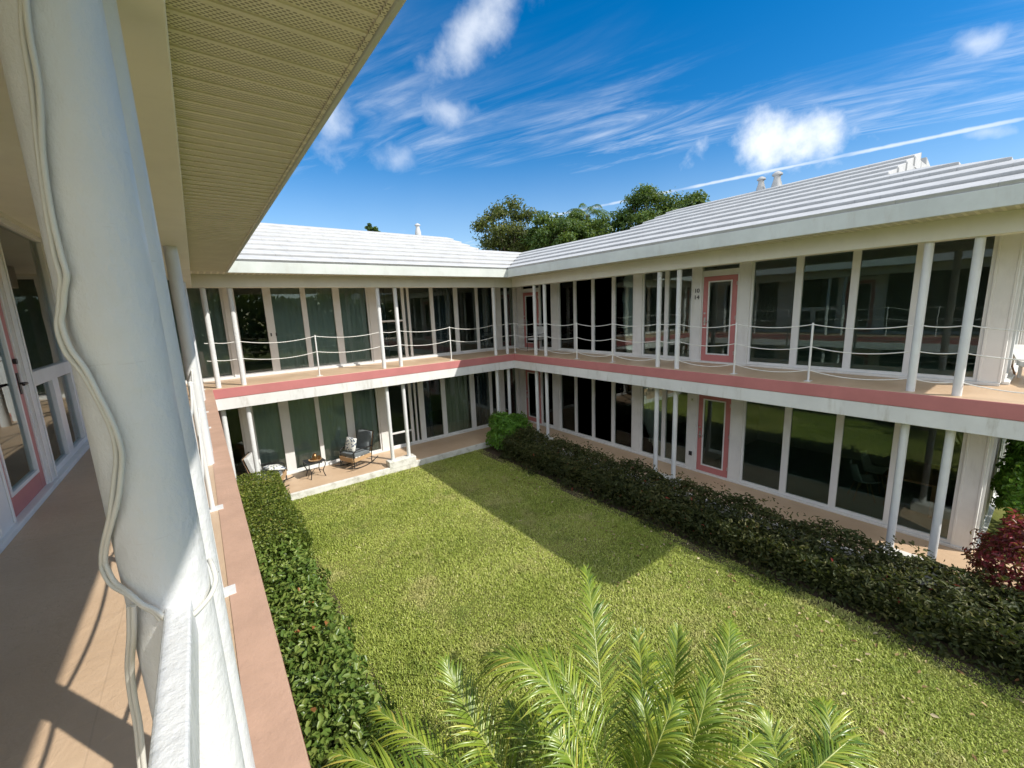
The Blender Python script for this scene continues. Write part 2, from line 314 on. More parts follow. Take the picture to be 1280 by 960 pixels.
# ------------------------------------------------------------------ mesh helpers
def link(name, me, m, parent=None, smooth=False):
    if m is not None: me.materials.append(m)
    if smooth:
        for p_ in me.polygons: p_.use_smooth = True
    o = bpy.data.objects.new(name, me); COL.objects.link(o)
    if parent is not None: o.parent = parent
    return o
def tag(o, label=None, cat=None, group=None, kind=None):
    if label: o['label'] = label
    if cat: o['category'] = cat
    if group: o['group'] = group
    if kind: o['kind'] = kind
    return o
def thing(name, label, cat, loc=(0, 0, 0), rz=0.0, group=None):
    o = bpy.data.objects.new(name, None); COL.objects.link(o); o.location = loc; o.rotation_euler = (0, 0, rz); o.empty_display_size = 0.2
    return tag(o, label, cat, group)
class MB:
    def __init__(s): s.v = []; s.f = []
    def box(s, a, b):
        x0, x1 = sorted((a[0], b[0])); y0, y1 = sorted((a[1], b[1])); z0, z1 = sorted((a[2], b[2])); k = len(s.v)
        s.v += [(x0, y0, z0), (x1, y0, z0), (x1, y1, z0), (x0, y1, z0), (x0, y0, z1), (x1, y0, z1), (x1, y1, z1), (x0, y1, z1)]
        s.f += [tuple(k + i for i in q) for q in ((3, 2, 1, 0), (4, 5, 6, 7), (0, 1, 5, 4), (1, 2, 6, 5), (2, 3, 7, 6), (3, 0, 4, 7))]
        return s
    def prism(s, bottom, top):
        k = len(s.v); n = len(bottom); s.v += [tuple(p) for p in bottom] + [tuple(p) for p in top]
        ar = sum(bottom[i][0] * bottom[(i + 1) % n][1] - bottom[(i + 1) % n][0] * bottom[i][1] for i in range(n))
        lo = list(range(n)); 
        fs = [tuple(k + i for i in reversed(lo)), tuple(k + n + i for i in lo)] + [(k + i, k + (i + 1) % n, k + n + (i + 1) % n, k + n + i) for i in lo]
        if ar < 0: fs = [tuple(reversed(q)) for q in fs]
        s.f += fs; return s
    def tube(s, pts, r, n=10, cap=True, rs=None):
        pts = [Vector(p) for p in pts]; k0 = len(s.v); m = len(pts); ref = None
        for i, p in enumerate(pts):
            d = (pts[min(i + 1, m - 1)] - pts[max(i - 1, 0)]).normalized()
            if ref is None: ref = d.orthogonal().normalized()
            ref = (ref - d * ref.dot(d)); ref = ref.normalized() if ref.length > 1e-6 else d.orthogonal().normalized()
            b = d.cross(ref); q = rs[i] if rs is not None else r
            for j in range(n):
                a = 2 * math.pi * j / n; s.v.append(tuple(p + ref * (q * math.cos(a)) + b * (q * math.sin(a))))
        for i in range(m - 1):
            for j in range(n):
                a = k0 + i * n + j; b = k0 + i * n + (j + 1) % n; s.f.append((a, b, b + n, a + n))
        if cap:
            s.f.append(tuple(k0 + j for j in reversed(range(n)))); s.f.append(tuple(k0 + (m - 1) * n + j for j in range(n)))
        return s
    def lathe(s, c, prof, n=20):
        k0 = len(s.v)
        for (r, z) in prof:
            for j in range(n):
                a = 2 * math.pi * j / n; s.v.append((c[0] + r * math.cos(a), c[1] + r * math.sin(a), c[2] + z))
        for i in range(len(prof) - 1):
            for j in range(n):
                a = k0 + i * n + j; b = k0 + i * n + (j + 1) % n; s.f.append((a, b, b + n, a + n))
        s.f.append(tuple(k0 + j for j in reversed(range(n)))); s.f.append(tuple(k0 + (len(prof) - 1) * n + j for j in range(n)))
        return s
    def build(s, name, m, parent=None, origin=(0, 0, 0), bevel=0.0, smooth=False, seg=2):
        me = bpy.data.meshes.new(name); o_ = Vector(origin)
        me.from_pydata([tuple(Vector(v) - o_) for v in s.v], [], s.f); me.update()
        o = link(name, me, m, parent, smooth)
        if bevel:
            bv = o.modifiers.new('bevel', 'BEVEL'); bv.width = bevel; bv.segments = seg; bv.limit_method = 'ANGLE'; bv.angle_limit = R(40)
        return o
def auto_smooth(o, ang=35):
    for p_ in o.data.polygons: p_.use_smooth = True
    try: o.data.set_sharp_from_angle(angle=R(ang))
    except Exception: pass
    return o
def np_mesh(name, verts, faces, m, tint=None, parent=None, smooth=False):
    """verts (N,3), faces (F,k) all of one size"""
    me = bpy.data.meshes.new(name); nv, (nf, k) = len(verts), faces.shape
    me.vertices.add(nv); me.vertices.foreach_set('co', np.ascontiguousarray(verts, np.float32).ravel())
    me.loops.add(nf * k); me.loops.foreach_set('vertex_index', np.ascontiguousarray(faces, np.int32).ravel())
    me.polygons.add(nf); me.polygons.foreach_set('loop_start', np.arange(nf, dtype=np.int32) * k); me.polygons.foreach_set('loop_total', np.full(nf, k, np.int32))
    if tint is not None:
        a = me.attributes.new('tint', 'FLOAT', 'POINT'); a.data.foreach_set('value', np.ascontiguousarray(tint, np.float32))
    me.update(); me.validate()
    return link(name, me, m, parent, smooth)
def unit(a): return a / np.maximum(np.linalg.norm(a, axis=-1, keepdims=True), 1e-9)
def leaves(pos, nor, size, ar=0.5, fold=0.25, jit=0.6, up=0.2):
    """leaf blades of two folded quads each: returns verts, faces"""
    n = len(pos); nor = unit(nor + rng.normal(0, jit, (n, 3)) + np.array([0, 0, up]))
    t = unit(np.cross(nor, rng.normal(0, 1, (n, 3)))); b = np.cross(nor, t)
    L = size[:, None]; wv = L * ar * 0.5
    base = pos - t * L * 0.5; tip = pos + t * L * 0.5 - nor * L * 0.12
    lift = nor * wv * fold * 2
    l1 = base + t * L * 0.28 - b * wv + lift * 0.8; l2 = base + t * L * 0.68 - b * wv * 0.72 + lift * 0.6
    r1 = base + t * L * 0.28 + b * wv + lift * 0.8; r2 = base + t * L * 0.68 + b * wv * 0.72 + lift * 0.6
    v = np.stack([base, l1, l2, tip, r2, r1], 1).reshape(-1, 3)
    k = np.arange(n)[:, None] * 6
    f = np.stack([k + np.array([[0, 3, 2, 1]]), k + np.array([[0, 5, 4, 3]])], 1).reshape(-1, 4)
    return v, f

# ------------------------------------------------------------------ key dimensions (metres)
W = 8.96            # courtyard width between the gallery edges
ZL = -3.07          # lower gallery floor
ZG = -3.25          # lawn
YEND = -12.6        # free end of the side wings' galleries
BEAM, CEIL, EAVE = 2.36, 2.75, 2.655
COURSE, RISE, LIP = 0.66, 0.222, 0.056

# ------------------------------------------------------------------ ground
g = MB().box((-400, -400, ZG - 0.5), (400, 400, ZG)).build('ground', M['ground']); tag(g, kind='structure')
bed = MB().box((-1.85, -13.6, ZG), (0.14, -0.05, ZG + 0.012)).box((-9.2, -9.6, ZG), (-7.75, 0.06, ZG + 0.012)).build('planting_bed', M['soil']); tag(bed, kind='structure')

# ------------------------------------------------------------------ wings
MAPS = {'right': lambda s, d, z: (d, s, z), 'back': lambda s, d, z: (s, d, z), 'left': lambda s, d, z: (-W - d, s, z),
        'end': lambda s, d, z: (s, YEND + d, z)}
def mbox(mb, mp, s0, s1, d0, d1, z0, z1): return mb.box(mp(s0, d0, z0), mp(s1, d1, z1))
def text_mesh(name, body, size, loc, rot, m, parent):
    cu = bpy.data.curves.new(name, 'FONT'); cu.body = body; cu.size = size; cu.extrude = 0.004; cu.align_x = 'CENTER'; cu.align_y = 'CENTER'
    o = bpy.data.objects.new(name, cu); COL.objects.link(o)
    dg = bpy.context.evaluated_depsgraph_get(); me = bpy.data.meshes.new_from_object(o.evaluated_get(dg))
    bpy.data.objects.remove(o); me.transform(Matrix.Translation(loc) @ rot)
    me.materials.clear(); return link(name, me, m, parent)
def curtain(parent, mp, s0, s1, d, z0, z1, m, fold=0.028, per=0.13):
    n = max(8, int((s1 - s0) / 0.016)); ss = np.linspace(s0, s1, n)
    ph = random.random() * 6
    off = d + fold * np.sin(ss / per * 2 * math.pi + ph + 0.9 * np.sin(ss * 3.1 + ph)) + 0.008 * np.sin(ss * 41 + ph)
    v = []
    for z in (z0, z1):
        for q, s in enumerate(ss): v.append(mp(s, off[q], z))
    for z in (z0, z1):
        for q, s in enumerate(ss): v.append(mp(s, off[q] + 0.006, z))
    f = []
    for i in range(n - 1):
        f.append((i, i + 1, n + i + 1, n + i)); f.append((2 * n + i, 3 * n + i, 3 * n + i + 1, 2 * n + i + 1))
    return np_mesh('curtain', np.array(v), np.array(f), M[m], parent=parent, smooth=True)
def window(wing, mp, s0, s1, D, z0, head, mulls, cur=(), bar=None, lower_split=None, bottom=0.11, jl=0.05, jr=0.05, glass='glass'):
    """one glazed bay: frame (part) > pane, curtain (sub-parts). mulls = [(a, b)] ; cur = [(a, b, material)]"""
    fr = MB(); d0, d1 = D - 0.03, D + 0.05
    zb = z0 + 0.05
    mbox(fr, mp, s0, s1, d0, d1, zb, z0 + bottom); mbox(fr, mp, s0, s1, d0, d1, head - 0.06, head)
    ed = [(s0, s0 + jl)] + list(mulls) + [(s1 - jr, s1)]
    for a, b in ed: mbox(fr, mp, a, b, d0 - 0.003, d1 - 0.003, z0 + bottom - 0.002, head - 0.058)
    if bar: mbox(fr, mp, s0 + jl, s1 - jr, d0 + 0.006, d1 - 0.006, bar - 0.03, bar + 0.03)
    if lower_split:
        mbox(fr, mp, s0 + jl, s1 - jr, d0 - 0.006, d1 - 0.006, lower_split - 0.075, lower_split + 0.075)
        c = (s0 + s1) / 2 + 0.02; mbox(fr, mp, c - 0.11, c + 0.11, d0, d1 - 0.008, z0 + bottom - 0.001, lower_split - 0.074)
    f = fr.build('window', M['frame'], wing, bevel=0.006)
    p = MB()
    for (a, b), (c, e) in zip(ed[:-1], ed[1:]): mbox(p, mp, b - 0.004, c + 0.004, D + 0.010, D + 0.016, z0 + bottom - 0.004, head - 0.056)
    p.build('pane', M[glass], f)
    for a, b, m in cur: curtain(f, mp, a, b, D + (0.075 if m == 'sheer' else 0.14), z0 + 0.03, head - 0.02, m, 0.010 if m == 'sheer' else 0.028)
    return f
def door(wing, mp, s0, s1, D, z0, top, head, lat, handle='steel'):
    """pink glazed door with its transom; lat = the s of the latch stile side (+1: s1 side)"""
    fr = MB(); st = 0.125
    jw = 0.03
    mbox(fr, mp, s0, s1, D - 0.035, D + 0.05, top + 0.03, top + 0.14)                         # transom rail, painted white
    if head - top > 0.25: mbox(fr, mp, s0, s1, D - 0.035, D + 0.05, head - 0.05, head)
    mbox(fr, mp, s0, s1, D - 0.05, D + 0.06, z0 + 0.004, z0 + 0.045)
    mbox(fr, mp, s0, s0 + jw, D - 0.038, D + 0.045, z0 + 0.045, top + 0.03); mbox(fr, mp, s1 - jw, s1, D - 0.038, D + 0.045, z0 + 0.045, top + 0.03); mbox(fr, mp, s0 + jw, s1 - jw, D - 0.038, D + 0.045, top - 0.005, top + 0.03)
    f = fr.build('door_frame', M['frame'], wing, bevel=0.005)
    if head - top > 0.25:
        mbox(MB(), mp, s0 + 0.02, s1 - 0.02, D + 0.006, D + 0.012, top + 0.135, head - 0.045).build('transom_pane', M['glass'], f)
    dl = MB(); a, b = s0 + jw + 0.004, s1 - jw - 0.004; zb, zt = z0 + 0.05, top - 0.01
    for q in ((a, a + st, zb, zt), (b - st, b, zb, zt)): mbox(dl, mp, q[0], q[1], D - 0.025, D + 0.02, q[2], q[3])
    mbox(dl, mp, a + st, b - st, D - 0.0245, D + 0.0195, zb, zb + 0.17); mbox(dl, mp, a + st, b - st, D - 0.0245, D + 0.0195, zt - 0.115, zt)
    o = dl.build('door', M['pink'], wing, bevel=0.003)
    be = MB(); i0, i1, j0, j1, bw = a + st, b - st, zb + 0.17, zt - 0.115, 0.032
    for q in ((i0, i0 + bw, j0, j1), (i1 - bw, i1, j0, j1), (i0 + bw, i1 - bw, j0, j0 + bw), (i0 + bw, i1 - bw, j1 - bw, j1)): mbox(be, mp, q[0], q[1], D - 0.033, D + 0.012, q[2], q[3])
    be.build('glazing_bead', M['frame'], o, bevel=0.003)
    mbox(MB(), mp, i0 + bw - 0.004, i1 - bw + 0.004, D - 0.008, D - 0.002, j0 + bw - 0.004, j1 - bw + 0.004).build('pane', M['glass'], o)
    c = (b - st / 2) if lat > 0 else (a + st / 2); sg = -1 if lat > 0 else 1
    h = MB(); mbox(h, mp, c - 0.022, c + 0.022, D - 0.034, D - 0.0255, z0 + 0.98, z0 + 1.18)
    h.tube([mp(c, D - 0.03, z0 + 1.08), mp(c, D - 0.075, z0 + 1.08), mp(c + sg * 0.03, D - 0.085, z0 + 1.08), mp(c + sg * 0.12, D - 0.082, z0 + 1.075)], 0.011, 8)
    h.tube([mp(c, D - 0.026, z0 + 1.29), mp(c, D - 0.05, z0 + 1.29)], 0.026, 14)
    h.build('door_handle', M[handle], o)
    hb = (a + 0.012) if lat > 0 else (b - 0.012)
    for zq in (zb + 0.2, (zb + zt) / 2, zt - 0.25): MB().tube([mp(hb, D - 0.034, zq), mp(hb, D - 0.034, zq + 0.09)], 0.008, 8).build('hinge', M['steel'], o)
    return o
def piers(wing, mp, lst, D, z0, z1):
    for a, b in lst:
        mb = MB(); mbox(mb, mp, a, b, D - 0.055, D + 0.12, z0 + 0.002, z1)
        if b - a > 0.2:
            for e in (a - 0.0, b - 0.035): mbox(mb, mp, e, e + 0.035, D - 0.066, D - 0.055, z0 + 0.06, z1 - 0.002)
        mb.build('wall_pier', M['pier'], wing, bevel=0.006)
def rows_roof(name, parent, mp, s_lo, s_hi, hip_lo, valley_hi, valley_lo=False, gab_lo=None, gab_hi=None, ridge=5.6, d0=-0.63):
    """stepped whitewashed courses; s_lo end hipped (rows 0-4) then gabled, s_hi end mitred into the neighbour's roof"""
    mb = MB(); n = int(round((ridge - d0) / COURSE)); zb = CEIL + 0.035
    def ends(d, k):
        lo = (s_lo + (d - d0)) if hip_lo else (s_lo + (d - d0) * 1.0 if valley_lo else s_lo)
        hi = s_hi + (d - d0) if valley_hi else s_hi
        return lo, hi
    for side in (0, 1):
        for k in range(n):
            da, db = d0 + k * COURSE, d0 + (k + 1) * COURSE
            za = EAVE + 0.235 + k * RISE; zf = za + LIP; zt = za + RISE + 0.004
            la, ha = ends(da, k); lb, hb = ends(db, k)
            if k >= 5:
                la = lb = gab_lo if gab_lo is not None else la
                ha = hb = gab_hi if gab_hi is not None else ha
            if side == 1:
                fa, fb = 2 * ridge - da, 2 * ridge - db
                if valley_hi: ha = hb = gab_hi if gab_hi is not None else s_hi
                if valley_lo: la = lb = gab_lo if gab_lo is not None else s_lo
            else: fa, fb = da, db
            P4 = lambda z1, z2, u=0.0: [mp(la, fa + u, z1), mp(ha, fa + u, z1), mp(hb, fb, z2), mp(lb, fb, z2)]
            uc = 0.10 if side == 0 else -0.10
            mb.prism(P4(zb, zb, uc), P4(zf, zt))
    for e, sg in ((gab_lo, 1), (gab_hi, -1)):               # whitewashed gable faces closing the upper courses
        for k in range(5, n):
            if e is not None: mbox(mb, mp, e - sg * 0.02, e + sg * 0.12, d0 + k * COURSE + 0.012, 2 * ridge - d0 - k * COURSE - 0.012, zb if k == 5 else EAVE + 0.235 + k * RISE - 0.24, EAVE + 0.235 + k * RISE + LIP - 0.03)
    if hip_lo:                                              # the hipped end's own courses
        for k in range(5):
            sa, sb = s_lo + k * COURSE, s_lo + (k + 1) * COURSE; da, db = d0 + k * COURSE, d0 + (k + 1) * COURSE
            za = EAVE + 0.235 + k * RISE; zf = za + LIP; zt = za + RISE + 0.004
            P4 = lambda z1, z2: [mp(sa, da, z1), mp(sa, 2 * ridge - da, z1), mp(sb, 2 * ridge - db, z2), mp(sb, db, z2)]
            mb.prism(P4(zb, zb), P4(zf, zt))
        ztop = EAVE + 0.235 + 5 * RISE
        if gab_lo is not None: mbox(mb, mp, s_lo + 5 * COURSE, gab_lo + 0.4, d0 + 5 * COURSE, 2 * ridge - d0 - 5 * COURSE, zb, ztop)
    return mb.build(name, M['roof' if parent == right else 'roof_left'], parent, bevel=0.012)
def make_post(wing, mp, s, d, z0, z1, m='column'):
    mb = MB(); mb.tube([mp(s, d, z0), mp(s, d, z0 + (z1 - z0) * 0.33), mp(s, d, z0 + (z1 - z0) * 0.66), mp(s, d, z1)], 0.057, 28, cap=False)
    o = mb.build('post', M[m], wing); auto_smooth(o, 50); return o

INS = 0.21
SIDE_POSTS = [-0.98, -1.50, -5.78, -6.31, -10.53, -11.06]
BACK_POSTS = [-8.83, -8.31, -4.74, -4.21, -0.66, -0.14]

# ---- right wing
RD = 1.58
right = thing('apartment_wing', 'long white two storey wing in shade with two pink doors behind the dark hedge', 'building', (0, -6, ZG))
left = thing('apartment_wing', 'two storey wing whose upper gallery, big round post and slatted soffit fill the near side', 'building', (-W, -6, ZG))
back = thing('apartment_wing', 'sunlit two storey wing across the far end of the lawn, behind the rocking chairs', 'building', (-4.5, 0, ZG))
for o_ in (right, left, back): o_.location = (0, 0, 0)
def shell(wing, key, mp, s0, s1, D, slab_hi, axis):
    """gallery slabs, fascia bands, ceilings, beam, soffit shared by all wings"""
    mb = MB(); mbox(mb, mp, s0, slab_hi, 0.0, D + 0.15, -0.30, 0.0); mb.build('gallery_floor', M['floor'], wing, bevel=0.008)
    return None
# floors of the galleries (upper)
mbox(MB(), MAPS['right'], YEND, 0.0, 0.0, RD + 0.15, -0.30, 0.0).box((RD + 0.15, YEND, -0.30), (10.4, -11.3, 0.0)).build('gallery_floor', M['floor'], right, bevel=0.01)
mbox(MB(), MAPS['left'], YEND, 0.0, 0.0, 1.75, -0.30, 0.0).box((-W - 1.75, YEND, -0.30), (-19.4, -11.3, 0.0)).build('gallery_floor', M['floor'], left, bevel=0.01)
MB().box((-10.7, 0.0, -0.30), (RD + 0.15, 1.95, 0.0)).build('gallery_floor', M['floor'], back, bevel=0.01)
# pink edge bands and white edge beams
pk = lambda mb, o_: mb.build('edge_band', M['pink'], o_, bevel=0.006)
wb = lambda mb, o_: mb.build('edge_beam', M['band'], o_, bevel=0.008)
pk(MB().box((-0.022, YEND - 0.022, -0.238), (0.0, 0.0, -0.004)).box((0.0, YEND - 0.022, -0.238), (10.4, YEND, -0.004)), right)
pk(MB().box((-W + 0.0, -0.022, -0.238), (-0.022, 0.0, -0.004)), back)
pk(MB().box((-W - 0.02, YEND, -0.238), (-W + 0.002, -0.024, -0.012)), left)
MB().box((-9.13, YEND + 0.005, 0.001), (-W - 0.004, -0.002, 0.005)).build('floor_edge_strip', M['edge_strip'], left)
wb(MB().box((0.004, YEND, -0.52), (0.30, 0.004, -0.303)).box((-0.012, YEND, -0.52), (0.004, 0.004, -0.245)).box((0.30, YEND, -0.52), (10.4, YEND + 0.3, -0.303)), right)
wb(MB().box((-W - 0.004, 0.004, -0.52), (0.30, 0.30, -0.303)).box((-W - 0.004, -0.012, -0.52), (-0.012, 0.004, -0.245)), back)
wb(MB().box((-W - 0.30, YEND, -0.52), (-W - 0.004, 0.004, -0.303)).box((-W - 0.004, YEND, -0.52), (-W + 0.012, -0.012, -0.245)), left)
# lower gallery floors and kerbs
MB().box((0.13, YEND + 0.0, ZG), (RD + 0.1, 0.14, ZL)).build('patio_floor', M['floor'], right)
MB().box((-W - 1.7, YEND, ZG), (-W - 0.13, 0.14, ZL)).build('patio_floor', M['floor'], left)
MB().box((-W - 1.7, 0.14, ZG), (RD + 0.1, 1.9, ZL)).build('patio_floor', M['floor'], back)
MB().box((0.05, YEND, ZG - 0.1), (0.128, 0.048, ZL + 0.006)).build('kerb', M['kerb'], right, bevel=0.012)
MB().box((-W - 0.05, 0.05, ZG - 0.1), (0.128, 0.138, ZL + 0.006)).build('kerb', M['kerb'], back, bevel=0.012)
MB().box((-W - 0.128, YEND, ZG - 0.1), (-W - 0.05, 0.048, ZL + 0.006)).build('kerb', M['kerb'], left, bevel=0.012)
for a, b in ((-4.92, -4.04), (-9.0, -8.14)):
    MB().box((a, 0.045, ZL - 0.05), (b, 0.36, ZL + 0.185)).build('post_plinth', M['kerb'], back, bevel=0.015)
for yc in (-1.24, -6.05, -10.8):
    MB().box((0.045, yc - 0.43, ZL - 0.05), (0.36, yc + 0.43, ZL + 0.185)).build('post_plinth', M['kerb'], right, bevel=0.015)
# ceilings, beams, soffits, fascias
cr = lambda mb, n_, o_: mb.build(n_, M['cream'], o_, bevel=0.006)
cr(MB().box((0.36, YEND + 0.36, CEIL), (10.3, 0.36, CEIL + 0.03)), 'ceiling', right)
cr(MB().box((-19.4, YEND + 0.36, CEIL), (-W - 0.36, 0.36, CEIL + 0.03)), 'ceiling', left)
cr(MB().box((-19.4, 0.36, CEIL), (10.3, 10.4, CEIL + 0.03)), 'ceiling', back)
cr(MB().box((0.06, YEND + 0.06, BEAM), (0.36, 0.06, CEIL + 0.03)).box((0.36, YEND + 0.06, BEAM), (10.4, YEND + 0.36, CEIL + 0.03)), 'eave_beam', right)
cr(MB().box((-W - 0.36, YEND + 0.06, BEAM), (-W - 0.06, 0.06, CEIL + 0.03)).box((-19.4, YEND + 0.06, BEAM), (-W - 0.36, YEND + 0.36, CEIL + 0.03)), 'eave_beam', left)
cr(MB().box((-W - 0.36, 0.06, BEAM), (0.36, 0.36, CEIL + 0.03)), 'eave_beam', back)
E_ = -0.59
def soffit(o_, mb, ax): mb.build('soffit', M['soffit'][ax], o_)
soffit(right, MB().box((E_, YEND - 0.5, EAVE), (0.058, E_, EAVE + 0.02)).box((0.058, YEND - 0.5, EAVE), (10.4, YEND + 0.058, EAVE + 0.02)), 1)
soffit(back, MB().box((-W - 0.058, E_, EAVE), (0.058, 0.058, EAVE + 0.02)), 0)
# the near soffit carries raised ribs, one every 12 cm, and edge channels
rb = MB().box((-W - 0.058, YEND - 0.5, EAVE), (-W - E_, E_, EAVE + 0.02))
for i in range(106):
    y = -13.08 + 0.12 * i
    if y < E_ - 0.01: rb.box((-W - 0.040, y - 0.006, EAVE - 0.007), (-W - E_ - 0.022, y + 0.010, EAVE - 0.0005))
rb.box((-W - 0.0575, YEND - 0.5, EAVE - 0.014), (-W - 0.042, E_, EAVE - 0.0005)).box((-W - E_ - 0.02, YEND - 0.5, EAVE - 0.010), (-W - E_ - 0.001, E_, EAVE - 0.0005))
rb.build('soffit', M['soffit'][1], left)
fa = lambda mb, o_: mb.build('fascia', M['fascia'], o_, bevel=0.008)
fa(MB().box((-0.618, YEND - 0.53, EAVE - 0.02), (E_, E_, EAVE + 0.233)).box((E_, YEND - 0.53, EAVE - 0.02), (10.4, YEND - 0.50, EAVE + 0.233)), right)
fa(MB().box((-W - E_, YEND - 0.53, EAVE - 0.02), (-W + 0.618, E_, EAVE + 0.233)), left)
fa(MB().box((-W - E_ + 0.03, -0.618, EAVE - 0.02), (-0.618, E_, EAVE + 0.233)), back)
# roofs
rr = rows_roof('roof', right, MAPS['right'], YEND - 0.53, -0.64, True, True, gab_lo=-9.4, gab_hi=-3.0)
lr = rows_roof('roof', left, MAPS['left'], YEND - 0.53, -0.64, True, True, gab_lo=-9.4, gab_hi=-3.0)
mpb = MAPS['back']
rb_ = MB(); n = 9; zb = CEIL + 0.035
for side in (0, 1):
    for k in range(n):
        da, db = -0.63 + k * COURSE, -0.63 + (k + 1) * COURSE; za = EAVE + 0.235 + k * RISE; zf = za + LIP; zt = za + RISE + 0.004
        if k < 5 and side == 0: la, ha, lb, hb = -W + 0.64 - k * COURSE, -0.64 + k * COURSE, -W + 0.64 - (k + 1) * COURSE, -0.64 + (k + 1) * COURSE
        else: la = lb = -W - 0.6; ha = hb = 0.45
        fa_, fb_ = (da, db) if side == 0 else (2 * 5.6 - da, 2 * 5.6 - db)
        P4 = lambda z1, z2, u=0.0: [(la, fa_ + u, z1), (ha, fa_ + u, z1), (hb, fb_, z2), (lb, fb_, z2)]
        uc = 0.14 if side == 0 else -0.14
        rb_.prism(P4(zb, zb, uc), P4(zf, zt))
zc = EAVE + 0.235 + 5 * RISE - 0.05
rb_.box((0.46, 2.66, zb), (10.6, 11.0, zc)).box((2.64, -2.98, zb), (10.6, 2.65, zc - 0.004)).box((-19.4, 2.66, zb), (-W - 0.61, 11.0, zc)).box((-19.4, -2.98, zb), (-W - 2.64, 2.65, zc - 0.004))
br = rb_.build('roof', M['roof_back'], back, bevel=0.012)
def vent(parent, x, y, z, s=1.0):
    v = MB().lathe((x, y, z), [(0.15 * s, -0.25), (0.13 * s, 0.0), (0.085 * s, 0.16 * s), (0.08 * s, 0.24 * s), (0.13 * s, 0.27 * s), (0.12 * s, 0.31 * s), (0.05 * s, 0.36 * s), (0.02, 0.37 * s)], 18)
    auto_smooth(v.build('roof_vent', M['roof'], parent), 40)
vent(br, -0.81, 5.5, 5.06, 0.95)
vent(rr, 5.3, -5.83, 4.92, 0.95); vent(rr, 5.3, -6.27, 4.90, 1.1)

# ---- outer walls and rooms
def rooms(wing, boxes_wall, boxes_floor, boxes_int):
    mb = MB(); [mb.box(*b) for b in boxes_wall]; mb.build('outer_wall', M['white'], wing)
    mb = MB(); [mb.box(*b) for b in boxes_floor]; mb.build('room_floor', M['carpet'], wing)
    mb = MB(); [mb.box(*b) for b in boxes_int]; mb.build('room_wall', M['room'], wing)
rooms(right, [((10.2, -11.3, ZG), (10.4, 1.9, CEIL)), ((5.2, -11.41, ZG), (10.2, -11.3, CEIL - 0.001))],
      [((RD + 0.151, -11.29, ZL - 0.1), (10.19, 1.74, ZL - 0.012)), ((RD + 0.151, -11.29, -0.30), (10.19, 1.74, -0.012))],
      [((5.6, -11.29, ZL - 0.01), (5.7, 1.7, -0.31)), ((5.6, -11.29, -0.01), (5.7, 1.7, CEIL - 0.002)), ((RD + 0.6, -6.1, ZL - 0.01), (5.59, -6.0, -0.31)), ((RD + 0.6, -4.2, -0.01), (5.59, -4.1, CEIL - 0.002)), ((RD + 0.13, 1.2, ZL - 0.01), (5.59, 1.3, -0.31))])
rooms(left, [((-19.4, -11.3, ZG), (-19.2, 1.9, CEIL)), ((-19.2, -11.41, ZG), (-W - 1.45, -11.3, CEIL - 0.001))],
      [((-19.19, -11.29, ZL - 0.1), (-W - 1.71, 1.74, ZL - 0.012)), ((-19.19, -11.29, -0.30), (-W - 1.76, 1.74, -0.012))],
      [((-14.6, -11.29, ZL - 0.01), (-14.5, 1.7, -0.31)), ((-14.6, -11.29, -0.01), (-14.5, 1.7, CEIL - 0.002)), ((-14.49, -3.9, -0.01), (-W - 2.1, -3.8, CEIL - 0.002))])
rooms(back, [((-19.4, 10.3, ZG), (10.4, 10.5, CEIL)), ((10.2, 1.91, ZG), (10.4, 10.3, CEIL - 0.001)), ((-19.4, 1.91, ZG), (-19.2, 10.3, CEIL - 0.001))],
      [((-19.19, 1.97, ZL - 0.1), (10.19, 10.29, ZL - 0.012)), ((-19.19, 1.97, -0.30), (10.19, 10.29, -0.012))],
      [((-19.1, 5.9, ZL - 0.01), (10.1, 6.0, -0.31)), ((-19.1, 5.9, -0.01), (10.1, 6.0, CEIL - 0.002)), ((-4.4, 2.3, -0.01), (-4.3, 5.89, CEIL - 0.002)), ((-4.4, 2.3, ZL - 0.01), (-4.3, 5.89, -0.31))])

# ---- facades
HU, HL = 2.70, -0.34
def facade_base(wing, mp, s0, s1, D, zc_lo=True):
    for z0 in (0.0, ZL):
        mb = MB(); mbox(mb, mp, s0, s1, D - 0.09, D + 0.14, z0, z0 + 0.05); mb.build('threshold', M['white'], wing, bevel=0.008)
    mb = MB(); mbox(mb, mp, s0, s1, D - 0.04, D + 0.13, HU, CEIL); mb.build('lintel', M['cream'], wing)
    mb = MB(); mbox(mb, mp, s0, s1, D - 0.04, D + 0.13, HL, -0.302); mb.build('lintel', M['cream'], wing)
mR = MAPS['right']
facade_base(right, mR, -11.41, 1.66, RD)
for z0, hd in ((0.0, HU), (ZL, HL)):
    u = z0 == 0
    piers(right, mR, [(-0.73, -0.37), (-4.33, -4.04), (-6.15, -5.90), (-7.35, -7.07), (1.35, 1.66)], RD, z0, hd)
    piers(right, mR, [(-11.41, -11.14)], RD, z0, hd)
    sh = 'sheer'
    window(right, mR, -4.04, -0.73, RD, z0, hd, [(-1.61, -1.49), (-2.44, -2.32), (-3.31, -3.18)], [(-4.0, -0.78, 'sheer')] if u else [(-1.5, -0.78, 'dark_cloth'), (-3.9, -2.9, 'dark_cloth')])
    window(right, mR, -5.90, -4.33, RD, z0, hd, [(-5.18, -5.06)], [] if u else [(-5.05, -4.4, 'sheer')])
    window(right, mR, -11.14, -7.35, RD, z0, hd, [(-8.40, -8.26), (-9.37, -9.24), (-10.28, -10.17)], [])
    window(right, mR, -0.37, 0.34, RD, z0, hd, [], [(-0.3, 0.0, 'dark_cloth')])
    dtop = z0 + 2.22
    door(right, mR, -7.07, -6.15, RD, z0, dtop, hd, +1)
    door(right, mR, 0.34, 1.35, RD, z0, dtop, hd, +1)
